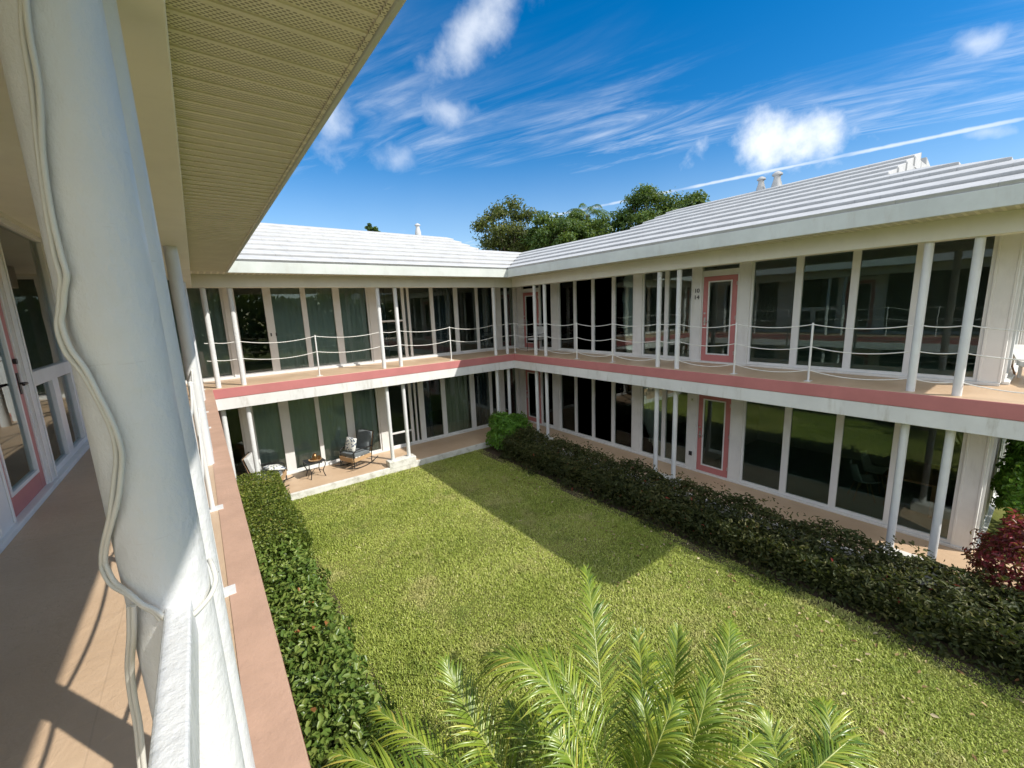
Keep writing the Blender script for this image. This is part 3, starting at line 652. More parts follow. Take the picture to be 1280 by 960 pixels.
# end facade of the right wing (around its corner)
mE = MAPS['end']; ED = 1.19
for z0 in (0.0, ZL): mbox(MB(), mE, RD + 0.15, 5.3, ED - 0.09, ED + 0.11, z0, z0 + 0.05).build('threshold', M['white'], right, bevel=0.008)
for z0, hd in ((0.0, HU), (ZL, HL)):
    u = z0 == 0
    piers(right, mE, [(4.95, 5.2)], ED, z0, hd)
    window(right, mE, RD + 0.13, 4.95, ED, z0, hd, [(2.55, 2.67), (3.35, 3.47), (4.15, 4.27)], [(3.5, 4.9, 'beige')], glass='clear')
    mbox(MB(), mE, RD + 0.131, 5.2, ED - 0.03, ED + 0.1, hd, CEIL if u else -0.302).build('lintel', M['cream'], right)
mL = MAPS['left']; LD = 1.54
facade_base(left, mL, -11.41, 1.66, LD)
for z0, hd in ((0.0, HU), (ZL, HL)):
    u = z0 == 0
    piers(left, mL, [(-0.73, -0.37), (-4.02, -3.42), (-5.97, -5.77), (-7.35, -7.04), (1.35, 1.66), (-11.41, -11.15)], LD, z0, hd)
    window(left, mL, -3.42, -0.73, LD, z0, hd, [(-1.61, -1.49), (-2.44, -2.32)], [(-3.3, -0.8, 'dark_cloth')] if u else [])
    window(left, mL, -5.77, -4.02, LD, z0, hd, [], [(-5.7, -5.3, 'sheer')] if u else [], lower_split=z0 + 1.075, jl=0.04, jr=0.10)
    window(left, mL, -11.15, -7.35, LD, z0, hd, [(-8.40, -8.26), (-9.37, -9.24), (-10.28, -10.17)], [])
    window(left, mL, -0.37, 0.34, LD, z0, hd, [], [])
    door(left, mL, -7.04, -5.97, LD, z0, z0 + 2.22, hd, +1, 'dark_fitting')
    door(left, mL, 0.34, 1.35, LD, z0, z0 + 2.22, hd, +1)
mB = MAPS['back']; BD = 1.75
facade_base(back, mB, -W - 1.6, RD + 0.05, BD)
for z0, hd in ((0.0, HU), (ZL, HL)):
    u = z0 == 0
    piers(back, mB, [(-4.53, -4.21), (0.46, 0.69), (-10.56, -10.3), (1.40, 1.60)], BD, z0, hd)
    if u:
        piers(back, mB, [(-8.40, -8.18)], BD, z0, hd)
        window(back, mB, -10.3, -8.40, BD, z0, hd, [(-9.4, -9.28)], [(-10.2, -8.45, 'sheer')])
        window(back, mB, -8.18, -4.53, BD, z0, hd, [(-7.46, -7.26), (-6.50, -6.36), (-5.60, -5.40)], [(-7.25, -4.6, 'sheer')])
        window(back, mB, -4.21, -3.35, BD, z0, hd, [], [(-4.15, -3.9, 'dark_cloth')], bar=1.36)
        window(back, mB, -3.35, 0.46, BD, z0, hd, [(-3.20, -3.12), (-2.34, -2.21), (-1.38, -1.22), (-0.44, -0.33)], [(-2.2, -1.5, 'dark_cloth'), (-0.2, 0.4, 'dark_cloth')])
    else:
        piers(back, mB, [(-8.40, -8.16)], BD, z0, hd)
        window(back, mB, -10.3, -8.40, BD, z0, hd, [(-9.4, -9.28)], [])
        window(back, mB, -8.16, -4.53, BD, z0, hd, [(-7.46, -7.20), (-6.48, -6.36), (-5.60, -5.36)], [(-8.1, -4.6, 'sheer')])
        window(back, mB, -4.21, -3.37, BD, z0, hd, [], [], bar=ZL + 0.55)
        window(back, mB, -3.37, 0.46, BD, z0, hd, [(-3.22, -3.16), (-3.06, -2.86), (-2.15, -1.98), (-0.90, -0.70), (0.0, 0.12)], [(-1.95, -0.95, 'beige'), (-2.85, -2.5, 'dark_cloth'), (-0.6, -0.05, 'dark_cloth')])
    window(back, mB, 0.69, 1.40, BD, z0, hd, [], [(0.75, 1.3, 'dark_cloth')])
# screen-door latch on the far gallery, outlet and number plates on the right wing
lt = MB()
lt.box((-7.40, BD - 0.05, 1.10), (-7.37, BD - 0.03, 1.19)).box((-7.27, BD - 0.05, 1.10), (-7.24, BD - 0.03, 1.19)); lt.build('sliding_door_latch', M['dark_fitting'], back)
rotW = Matrix.Rotation(R(-90), 4, 'Z') @ Matrix.Rotation(R(90), 4, 'X')
text_mesh('door_number', '10', 0.15, (RD - 0.070, -6.025, 1.87), rotW, M['dark_fitting'], right)
text_mesh('door_number', '14', 0.15, (RD - 0.070, -6.025, 1.70), rotW, M['dark_fitting'], right)
nb = MB().box((RD - 0.072, -6.06, -1.09), (RD - 0.0665, -5.97, -1.00)).build('number_plate', M['steel'], right)
text_mesh('door_number', '9', 0.075, (RD - 0.078, -6.015, -1.045), rotW, M['dark_fitting'], nb)
MB().box((RD - 0.085, -6.065, -2.64), (RD - 0.0665, -5.975, -2.52)).build('outlet_cover', M['dark_fitting'], right, bevel=0.004)

# ---- posts
for s in SIDE_POSTS:
    make_post(right, mR, s, INS, -0.001, BEAM + 0.001); make_post(left, mL, s, INS, -0.001, BEAM + 0.001)
    make_post(right, mR, s, INS, ZL, -0.519); make_post(left, mL, s, INS, ZL, -0.519)
for s in BACK_POSTS:
    make_post(back, mB, s, INS, -0.001, BEAM + 0.001); make_post(back, mB, s, INS, ZL, -0.519)

# ------------------------------------------------------------------ railings: short posts and three sagging ropes
ROPE_Z = (1.085, 0.665, 0.215)
def railing(label, mp, stops, short, n_ropes=3):
    t = thing('rope_railing', label, 'railing', (0, 0, 0))
    for s in short:
        mb = MB(); x, y, z = mp(s, INS, 0)
        mb.tube([(x, y, 0.008), (x, y, 1.105)], 0.019, 12); mb.box((x - 0.075, y - 0.05, 0.001), (x + 0.075, y + 0.05, 0.010)); mb.lathe((x, y, 1.105), [(0.019, 0), (0.017, 0.006), (0.005, 0.012)], 12)
        auto_smooth(mb.build('railing_post', M['white'], t), 40)
    for z in ROPE_Z[:n_ropes]:
        mb = MB(); pts = []
        for a, b in zip(stops[:-1], stops[1:]):
            span = abs(b - a); sag = min(0.10, 0.052 * span + 0.004) * random.uniform(0.85, 1.15) * (1.0 if z > 0.3 else 1.25)
            for q in range(12):
                f = q / 12.0; pts.append(mp(a + (b - a) * f, INS, z - sag * 4 * f * (1 - f)))
        pts.append(mp(stops[-1], INS, z)); mb.tube(pts, 0.0088, 8)
        auto_smooth(mb.build('rope', M['rope'], t), 60)
    return t
rR = railing('white rope railing along the shaded right wing, in front of the numbered pink door', mR,
             [0.21, -0.98, -1.50, -2.94, -4.33, -5.78, -6.31, -7.68, -9.08, -10.53, -11.06, -12.4], [0.21, -2.94, -4.33, -7.68, -9.08, -12.4])
rB = railing('white rope railing along the sunlit upper gallery of the far wing', mB,
             [-8.97, -8.83, -8.31, -6.55, -4.74, -4.21, -2.46, -0.66, -0.14, 0.19], [-6.55, -2.46], 2)
rL = railing('white rope railing running away behind the big near post, edge on', mL,
             [0.2, -0.98, -1.50, -2.94, -4.33, -5.78, -6.31, -7.74, -9.14, -10.53, -11.06], [0.2, -2.94, -4.33, -7.74, -9.14], 2)
MB().box((-9.176, -12.45, 1.05), (-9.140, -11.105, 1.124)).build('handrail', M['column'], rL, bevel=0.004)
MB().box((-9.185, -12.42, 0.0), (-9.131, -12.37, 1.05)).build('newel_post', M['column'], rL, bevel=0.004)

# ------------------------------------------------------------------ loose white cable round the near post
def smooth_path(pts, n=8):
    P = [Vector(p) for p in pts]; P = [P[0]] + P + [P[-1]]; o = []
    for i in range(1, len(P) - 2):
        for q in range(n):
            t = q / n; a, b, c, d = P[i - 1], P[i], P[i + 1], P[i + 2]
            o.append(0.5 * ((2 * b) + (c - a) * t + (2 * a - 5 * b + 4 * c - d) * t * t + (3 * b - a - 3 * c + d) * t ** 3))
    o.append(P[-2]); return o
c1 = [(-9.168, -11.124, 2.34), (-9.172, -11.124, 2.2), (-9.177, -11.124, 2.044), (-9.185, -11.122, 1.991), (-9.190, -11.121, 1.946), (-9.192, -11.12, 1.891), (-9.2, -11.117, 1.824), (-9.206, -11.113, 1.745), (-9.207, -11.112, 1.683), (-9.206, -11.113, 1.656), (-9.214, -11.106, 1.624), (-9.222, -11.103, 1.591), (-9.219, -11.107, 1.557), (-9.205, -11.115, 1.516), (-9.194, -11.121, 1.468), (-9.187, -11.124, 1.412), (-9.196, -11.120, 1.356), (-9.213, -11.112, 1.299), (-9.236, -11.080, 1.231), (-9.238, -11.08, 1.204), (-9.230, -11.09, 1.182), (-9.208, -11.114, 1.159), (-9.189, -11.123, 1.134), (-9.178, -11.126, 1.114)]
c2 = [(-9.178, -11.126, 1.114), (-9.16, -11.127, 1.098), (-9.145, -11.121, 1.094), (-9.129, -11.111, 1.099), (-9.114, -11.096, 1.107), (-9.105, -11.073, 1.118), (-9.106, -11.06, 1.138), (-9.11, -11.04, 1.145)]
cab = thing('electric_cable', 'twin white cable snaking down the big near post and tied round it', 'cable')
for j, off in enumerate((-0.0037, 0.0037)):
    pts = smooth_path(c1); vx = Vector((0.80, -0.6, 0)).normalized()
    pts = [p + vx * off * (1 + 0.3 * math.sin(i * 0.21)) + Vector((0, 0, 0.002 * math.sin(i * 0.5 + j))) for i, p in enumerate(pts)]
    auto_smooth(MB().tube(pts, 0.0035, 8).build('cable_strand', M['cable'], cab), 60)
pts = [p + Vector((0, 0, 0.003)) for p in smooth_path(c2)]
auto_smooth(MB().tube(pts, 0.0042, 8).build('cable_tie', M['cable'], cab), 60)
c3 = [(-9.212, -11.116, 1.150), (-9.221, -11.104, 1.095), (-9.236, -11.082, 1.025), (-9.241, -11.08, 0.966), (-9.243, -11.078, 0.911), (-9.250, -11.078, 0.827), (-9.255, -11.078, 0.746), (-9.257, -11.08, 0.5), (-9.25, -11.09, 0.2), (-9.245, -11.15, 0.012), (-9.23, -11.35, 0.010)]
hang = thing('hanging_cable', 'grey white cable end hanging free beside the near post to the floor', 'cable')
for off in (-0.0035, 0.0035):
    auto_smooth(MB().tube([p + Vector((0.8, -0.6, 0)) * off for p in smooth_path(c3)], 0.0038, 8).build('cable_strand', M['cable'], hang), 60)

# ------------------------------------------------------------------ patio furniture
def soft_box(name, m, parent, size, loc, rot=(0, 0, 0), puff=0.3):
    import bmesh
    bm = bmesh.new(); bmesh.ops.create_cube(bm, size=1.0)
    bmesh.ops.subdivide_edges(bm, edges=bm.edges[:], cuts=6, use_grid_fill=True)
    for v in bm.verts:
        x, y, z = v.co * 2
        ax = sorted(range(3), key=lambda i: size[i])[0]
        q = [x, y, z]; o2 = [i for i in range(3) if i != ax]
        e = (1 - abs(q[o2[0]]) ** 3.5) * (1 - abs(q[o2[1]]) ** 3.5)
        s = (1 - puff) + puff * max(e, 0) ** 0.5
        q[ax] *= s
        for i in o2: q[i] *= 1 - 0.03 * (abs(q[o2[0]] * q[o2[1]])) 
        v.co = Vector((q[0] * size[0] / 2, q[1] * size[1] / 2, q[2] * size[2] / 2))
    me = bpy.data.meshes.new(name); bm.to_mesh(me); bm.free()
    o = link(name, me, m, parent, True); o.location = loc; o.rotation_euler = rot; return o
def rocking_chair(label, loc, rz, group, seat_m='grey_cushion', back_m='grey_cushion'):
    t = thing('rocking_chair', label, 'rocking chair', loc, rz, group)       # faces local +x
    fr = MB()
    for y in (-0.32, 0.32):
        run = [(0.52 - 1.12 * f, y, 0.014 + 1.15 * (1 - math.cos((f - 0.47) * 0.95))) for f in np.linspace(0, 1, 17)]
        fr.tube(run, 0.016, 8)
        fr.tube([(0.33, y, 0.05), (0.31, y, 0.36), (0.30, y, 0.56)], 0.014, 8); fr.tube([(-0.33, y, 0.04), (-0.36, y, 0.36), (-0.44, y, 0.66), (-0.53, y, 1.02)], 0.014, 8)
        fr.tube([(0.30, y, 0.56), (0.20, y, 0.60), (-0.05, y, 0.60), (-0.42, y, 0.58)], 0.018, 8)
        fr.tube([(0.32, y, 0.12), (0.05, y, 0.34), (-0.34, y, 0.14)], 0.010, 8)
    for x, z in ((0.32, 0.34), (-0.35, 0.33), (-0.53, 1.01), (0.33, 0.12)): fr.tube([(x, -0.32, z), (x, 0.32, z)], 0.013, 8)
    fr.build('frame', M['black_metal'], t); 
    ap = MB().box((0.335, -0.30, 0.24), (0.352, 0.30, 0.375)).box((-0.33, 0.333, 0.25), (0.33, 0.348, 0.37)).box((-0.33, -0.348, 0.25), (0.33, -0.333, 0.37))
    ap.build('apron', M['wood'], t, bevel=0.004)
    pb = MB(); pb.prism([(-0.375, -0.29, 0.40), (-0.36, -0.29, 0.40), (-0.36, 0.29, 0.40), (-0.375, 0.29, 0.40)], [(-0.545, -0.29, 0.99), (-0.53, -0.29, 0.99), (-0.53, 0.29, 0.99), (-0.545, 0.29, 0.99)]); pb.build('back_panel', M['wood'], t, bevel=0.004)
    soft_box('seat_cushion', M[seat_m], t, (0.64, 0.60, 0.13), (0.0, 0, 0.425), (0, R(-4), 0), 0.25)
    soft_box('back_cushion', M[back_m], t, (0.13, 0.60, 0.60), (-0.365, 0, 0.74), (0, R(-15), 0), 0.25)
    return t
GR = 'rocking chairs on the far patio'
ROT1 = R(-157)
rk = rocking_chair('black framed rocking chair with grey cushions beside the side table, right of it', (-5.62, 1.05, ZL), ROT1, GR)
rk2 = rocking_chair('rocking chair with pale back cushion half hidden behind the clipped hedge', (-7.99, 0.95, ZL), R(-20), GR, 'grey_cushion', 'light_cushion')
def pillow(label, loc, rot):
    o = soft_box('throw_pillow', M['pattern'], None, (0.13, 0.45, 0.45), loc, rot, 0.75); return tag(o, label, 'pillow', 'blue and white patterned pillows')
pillow('blue and white patterned pillow propped upright on the black rocking chair', (-5.74, 1.02, ZL + 0.715), (0, R(-17), ROT1))
pillow('blue and white patterned pillow lying on the chair behind the clipped hedge', (-7.86, 0.92, ZL + 0.56), (0, R(-78), R(15)))
tb = thing('side_table', 'small black metal side table with curved legs on the sunlit patio', 'table', (-6.83, 0.98, ZL), R(8))
MB().box((-0.25, -0.25, 0.47), (0.25, 0.25, 0.50)).build('tabletop', M['black_metal'], tb, bevel=0.006)
for sx, sy in ((-1, -1), (1, -1), (1, 1), (-1, 1)):
    lg = MB().tube(smooth_path([(sx * 0.22, sy * 0.22, 0.475), (sx * 0.225, sy * 0.225, 0.36), (sx * 0.17, sy * 0.17, 0.18), (sx * 0.21, sy * 0.21, 0.0)], 6), 0.013, 8); lg.build('leg', M['black_metal'], tb)
MB().tube([(-0.17, -0.17, 0.18), (0, 0, 0.25), (0.17, 0.17, 0.18)], 0.009, 8).tube([(0.17, -0.17, 0.18), (0, 0, 0.247), (-0.17, 0.17, 0.18)], 0.009, 8).build('stretcher', M['black_metal'], tb)
tr = MB().lathe((-6.80, 0.96, ZL + 0.501), [(0.165, 0), (0.185, 0.03), (0.175, 0.032), (0.158, 0.008), (0.02, 0.007)], 28).build('tray', M['wood']); tag(auto_smooth(tr, 40), 'round wooden tray on the small black table', 'tray')
pot = thing('lidded_pot', 'bronze lidded pot with a glass jar beside it on the round tray', 'pot', (-6.80, 0.97, ZL + 0.510))
auto_smooth(MB().lathe((0, 0, 0), [(0.06, 0), (0.075, 0.04), (0.072, 0.12), (0.05, 0.155), (0.055, 0.16)], 20).build('body', M['bronze'], pot), 50)
auto_smooth(MB().lathe((0, 0, 0.16), [(0.056, 0), (0.045, 0.02), (0.012, 0.03), (0.018, 0.045), (0.006, 0.055)], 20).build('lid', M['bronze'], pot), 50)
cup = MB().lathe((-6.69, 0.92, ZL + 0.510), [(0.035, 0), (0.042, 0.11), (0.038, 0.11), (0.031, 0.008), (0.01, 0.007)], 18).build('beaker', M['bronze']); tag(auto_smooth(cup, 40), 'plain bronze beaker standing right of the lidded pot on the tray', 'cup')
# upper corner chair
ch = thing('patio_chair', 'dark metal chair with pale cushion in the corner of the upper gallery', 'chair', (1.16, 0.12, 0), R(200))
f_ = MB()
for y in (-0.24, 0.24):
    f_.tube([(0.24, y, 0), (0.23, y, 0.62), (-0.22, y, 0.64)], 0.013, 8); f_.tube([(-0.26, y, 0), (-0.22, y, 0.45), (-0.32, y, 0.95)], 0.013, 8); f_.tube([(0.24, y, 0.40), (-0.23, y, 0.40)], 0.012, 8)
f_.tube([(-0.32, -0.24, 0.95), (-0.32, 0.24, 0.95)], 0.013, 8).tube([(0.24, -0.24, 0.4), (0.24, 0.24, 0.4)], 0.012, 8); f_.build('frame', M['black_metal'], ch)
soft_box('seat_cushion', M['light_cushion'], ch, (0.46, 0.46, 0.08), (0, 0, 0.45)); soft_box('back_cushion', M['light_cushion'], ch, (0.08, 0.44, 0.42), (-0.24, 0, 0.70), (0, R(-12), 0))
# white lounger on the far end gallery
lo = thing('sun_lounger', 'white sun lounger with raised back on the sunlit end of the upper gallery', 'lounger', (2.75, -11.85, 0), R(200))
b_ = MB().box((-0.2, -0.3, 0.26), (1.0, 0.3, 0.30)).box((-0.2, -0.31, 0.22), (1.0, -0.28, 0.31)).box((-0.2, 0.28, 0.22), (1.0, 0.31, 0.31)); b_.build('seat', M['white'], lo, bevel=0.006)
MB().prism([(-0.2, -0.3, 0.27), (-0.16, -0.3, 0.27), (-0.16, 0.3, 0.27), (-0.2, 0.3, 0.27)], [(-0.72, -0.3, 0.55), (-0.68, -0.3, 0.55), (-0.68, 0.3, 0.55), (-0.72, 0.3, 0.55)]).build('backrest', M['white'], lo, bevel=0.006)
for x in (-0.1, 0.9):
    for y in (-0.28, 0.28): MB().box((x - 0.02, y - 0.02, 0), (x + 0.02, y + 0.02, 0.22)).build('leg', M['white'], lo)
MB().tube([(-0.15, -0.32, 0.05), (-0.62, -0.32, 0.46)], 0.014, 8).build('strut', M['dark_wood'], lo)
# table and shell chairs inside the lower corner room
dt = thing('dining_table', 'brown wooden table seen through the corner window of the lower right room', 'table', (3.35, -10.35, ZL))
MB().box((-0.75, -0.45, 0.70), (0.75, 0.45, 0.745)).build('tabletop', M['dark_wood'], dt, bevel=0.008)
for sx in (-1, 1):
    for sy in (-1, 1): MB().box((sx * 0.66 - 0.03, sy * 0.36 - 0.03, 0), (sx * 0.66 + 0.03, sy * 0.36 + 0.03, 0.70)).build('leg', M['dark_wood'], dt)
def shell_chair(label, loc, rz):
    t = thing('shell_chair', label, 'chair', loc, rz, 'white shell chairs round the table indoors')
    v = []; nu, nv_ = 13, 15
    for i in range(nu):
        a = i / (nu - 1)
        for j in range(nv_):
            b = (j / (nv_ - 1) - 0.5) * 2
            if a < 0.5: x = 0.24 - a * 0.8; z = 0.44 - 0.03 * math.sin(a * 6)
            else: x = -0.16 - (a - 0.5) * 0.22; z = 0.44 + ((a - 0.5) * 2) ** 1.2 * 0.40
            y = b * (0.24 if a < 0.75 else 0.24 - (a - 0.75) * 0.28); v.append((x + 0.07 * b * b * (a > 0.3), y, z + 0.10 * b * b * (1 - a * 0.6)))
    f = [(i * nv_ + j, i * nv_ + j + 1, (i + 1) * nv_ + j + 1, (i + 1) * nv_ + j) for i in range(nu - 1) for j in range(nv_ - 1)]
    o = np_mesh('seat_shell', np.array(v), np.array(f), M['white'], parent=t, smooth=True); sm = o.modifiers.new('thick', 'SOLIDIFY'); sm.thickness = 0.012
    for sx in (-1, 1):
        for sy in (-1, 1): MB().tube([(sx * 0.10, sy * 0.10, 0.42), (sx * 0.20, sy * 0.20, 0.0)], 0.012, 8).build('leg', M['wood'], t)
shell_chair('white shell chair indoors on the near side of the brown table', (2.75, -9.55, ZL), R(-60))
shell_chair('white shell chair indoors between the brown table and the corner window', (3.6, -9.55, ZL), R(-90))

# ------------------------------------------------------------------ vegetation
def leaf_cloud(pos, nor, size, m, name, parent, ar=0.5, jit=0.6, up=0.25, tint=None):
    v, f = leaves(pos, nor, size, ar, jit=jit, up=up)
    t = tint if tint is not None else rng.random(len(pos))
    return np_mesh(name, v, f, m, np.repeat(t, 6), parent)
def lump(p, sc, seed):
    q = p * sc + seed
    return (np.sin(q[:, 0] * 1.7 + np.sin(q[:, 1] * 1.3)) + np.sin(q[:, 1] * 2.1 + 1.3 * np.sin(q[:, 2] * 1.1)) + np.sin(q[:, 2] * 1.9 + q[:, 0] * 0.7)) / 3
def hedge(label, x0, x1, y0, y1, z0, z1, mtl, n, size, cat='hedge', rough=0.07, seed=0.0, ar=0.5, group=None, name='hedge'):
    """box-clipped hedge: a shaded twiggy core and leaves through an uneven outer shell"""
    t = thing(name, label, cat, ((x0 + x1) / 2, (y0 + y1) / 2, z0), 0, group); c = np.array([(x0 + x1) / 2, (y0 + y1) / 2, z0])
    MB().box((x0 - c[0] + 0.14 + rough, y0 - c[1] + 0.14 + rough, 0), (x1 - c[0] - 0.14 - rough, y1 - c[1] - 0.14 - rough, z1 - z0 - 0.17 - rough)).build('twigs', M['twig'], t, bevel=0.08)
    a = np.array([(x1 - x0) * (y1 - y0) * 1.25, (y1 - y0) * (z1 - z0), (y1 - y0) * (z1 - z0), (x1 - x0) * (z1 - z0), (x1 - x0) * (z1 - z0)])
    face = rng.choice(5, n, p=a / a.sum()); r = rng.random((n, 3)); lo = np.array([x0, y0, z0]); hi = np.array([x1, y1, z1])
    p = lo + r * (hi - lo); nor = np.zeros((n, 3))
    for k, (ax, val, sg) in enumerate(((2, z1, 1), (0, x0, -1), (0, x1, 1), (1, y0, -1), (1, y1, 1))):
        m_ = face == k; p[m_, ax] = val; nor[m_, ax] = sg
    # round the shoulders off
    top = np.clip((p[:, 2] - (z1 - 0.14)) / 0.14, 0, 1); edge = np.minimum(p[:, 0] - x0, x1 - p[:, 0]); 
    p[:, 2] -= (1 - np.clip(edge / 0.18, 0, 1)) ** 2 * top * 0.09
    dep = rough * 1.3 * lump(p, 2.2, seed) + rough * 0.9 * lump(p, 7.0, seed + 3) - rng.random(n) ** 1.5 * (0.15 + rough)
    p += nor * dep[:, None]
    tint = np.clip(rng.random(n) * 0.55 + 0.38 * (lump(p, 1.4, seed + 9) * 0.5 + 0.5) + (rng.random(n) < 0.008) * 0.6, 0, 1)
    sz = size * (0.65 + 0.7 * rng.random(n))
    # sprigs that stick out of the clipped top
    k = int(n * 0.05); q = lo + rng.random((k, 3)) * (hi - lo); q[:, 2] = z1 + rough * 1.2 * lump(q, 3.0, seed) + rng.random(k) * size * 1.3
    p = np.vstack([p, q]); nor = np.vstack([nor, rng.normal(0, 0.6, (k, 3)) + [0, 0, 0.6]]); sz = np.r_[sz, size * (0.6 + 0.6 * rng.random(k))]; tint = np.r_[tint, 0.5 + 0.4 * rng.random(k)]
    leaf_cloud(p - c, nor, sz, M[mtl], 'foliage', t, ar, tint=tint)
    return t
hedge('low clipped fine leaved hedge under the gallery edge, ending by the far patio', -8.90, -7.90, -4.1, -0.02, ZG, -2.22, 'hedge_fine', 26000, 0.040, rough=0.045, seed=1.0, ar=0.55)
hedge('looser broad leaved hedge below the near gallery edge, between clipped hedge and palm', -8.90, -8.10, -8.6, -3.95, ZG, -2.34, 'hedge_broad', 13500, 0.085, rough=0.14, seed=4.0, ar=0.52)
hedge('long dark bronze green hedge with red leaf tips along the shaded wing', -1.66, -0.38, -13.2, -1.15, ZG, -2.50, 'hedge_dark', 38000, 0.078, rough=0.16, seed=7.0, ar=0.42)
def bush(label, c, r, mtl, n, size, name='shrub', cat='shrub', ar=0.5, seed=0.0):
    t = thing(name, label, cat, (c[0], c[1], ZG)); c = np.array(c); r = np.array(r)
    d = unit(rng.normal(0, 1, (n, 3))); d[:, 2] = np.where(d[:, 2] < -0.5, -d[:, 2], d[:, 2])
    rad = (0.62 + 0.38 * rng.random(n) ** 0.45) * (1 + 0.24 * lump(d * 1.0, 3.2, seed) + 0.16 * lump(d, 9.0, seed))
    p = c + d * r * rad[:, None] - np.array([c[0], c[1], ZG]); p[:, 2] = np.maximum(p[:, 2], 0.05)
    tint = np.clip(rng.random(n) * 0.6 + 0.35 * (lump(d, 5.0, seed) * 0.5 + 0.5), 0, 1)
    leaf_cloud(p, d, size * (0.65 + 0.7 * rng.random(n)), M[mtl], 'foliage', t, ar, tint=tint)
    st = MB(); h = c[2] - ZG
    for k in range(7):
        a = k * 0.9; st.tube([(0.05 * math.cos(a), 0.05 * math.sin(a), 0), (0.45 * r[0] * math.cos(a), 0.45 * r[1] * math.sin(a), h), (0.7 * r[0] * math.cos(a + .3), 0.7 * r[1] * math.sin(a + .3), h + 0.4 * r[2])], 0.012, 6)
    st.build('stems', M['bark'], t); return t
bush('bright green leafy shrub in the shaded corner where the two wings meet', (-0.78, -0.52, -2.72), (0.80, 0.70, 0.78), 'shrub', 7000, 0.085, seed=2.0)
bush('round crimson leaved shrub at the near end of the shaded wing', (0.10, -12.16, -2.52), (0.74, 0.70, 0.92), 'croton', 6800, 0.075, ar=0.45, seed=5.0)
bush('tall green shrub against the end wall behind the crimson shrub', (3.3, -11.98, -2.2), (1.1, 0.50, 1.15), 'shrub', 9000, 0.09, seed=8.0)
# clumping palm in the foreground
def frond(parent, base, ctrl, tip, n=46, lmax=0.46, droop=0.5, lean=0.35, width=0.019, roll=0.0, curl=0.0, m='palm'):
    b, c, t = (Vector(q) for q in (base, ctrl, tip)); cur = lambda f: b * (1 - f) ** 2 + c * 2 * f * (1 - f) + t * f * f
    pts = [cur(i / 20) for i in range(21)]
    rb = MB().tube(pts, 0.01, 6, rs=[0.011 * (1 - 0.85 * i / 20) + 0.001 for i in range(21)]).build('frond', M['palm_rib'], parent)
    V, F, T = [], [], []
    for i in range(n):
        f = 0.14 + 0.855 * (i / (n - 1)); p = cur(f); d = (cur(min(f + 0.02, 1.0)) - cur(f - 0.02)).normalized()
        upv = Vector((0, 0, 1)); sd = d.cross(upv); sd = sd.normalized() if sd.length > 0.05 else Vector((1, 0, 0)); nv_ = sd.cross(d).normalized()
        sd, nv_ = sd * math.cos(roll) + nv_ * math.sin(roll), nv_ * math.cos(roll) - sd * math.sin(roll)
        L0 = lmax * (math.sin(math.pi * min(1, 0.16 + f * 0.80)) ** 0.75)
        for sg in (-1, 1):
            if random.random() < 0.06: continue
            L = L0 * random.uniform(0.74, 1.12); dr_ = droop * random.uniform(0.5, 1.6)
            dirv = (sd * sg * (1.0 - 0.42 * f) + d * (0.55 + 0.75 * f) + nv_ * (lean + random.uniform(-0.22, 0.22)) + sd * random.uniform(-0.12, 0.12)).normalized()
            side = dirv.cross(nv_).normalized(); dry_ = random.random() < 0.16; tn = min(1, max(0, random.gauss(0.45 + curl, 0.24))); k = len(V)
            segs = 6
            for j in range(segs + 1):
                q = j / segs; ww = width * (0.55 + 0.9 * q) if q < 0.35 else width * 0.9 * (1 - ((q - 0.35) / 0.65) ** 1.6) + 0.0006
                cen = p + dirv * (L * q) - Vector((0, 0, 1)) * (dr_ * L * q * q)
                V.append(cen - side * ww * 0.5); V.append(cen + nv_ * ww * 0.22); V.append(cen + side * ww * 0.5); tq = 1.0 if dry_ and j >= segs - 1 else tn; T += [tq, tq * 0.9, tq]
            for j in range(segs):
                a = k + 3 * j; F += [(a, a + 1, a + 4, a + 3), (a + 1, a + 2, a + 5, a + 4)]
    np_mesh('leaflets', np.array([tuple(q) for q in V]), np.array(F), M[m], np.array(T), rb)
    return rb
palm = thing('areca_palm', 'clump of yellow green feather palm fronds rising in the near lawn', 'palm', (0, 0, 0))
G0 = (-6.75, -10.25, -2.75)
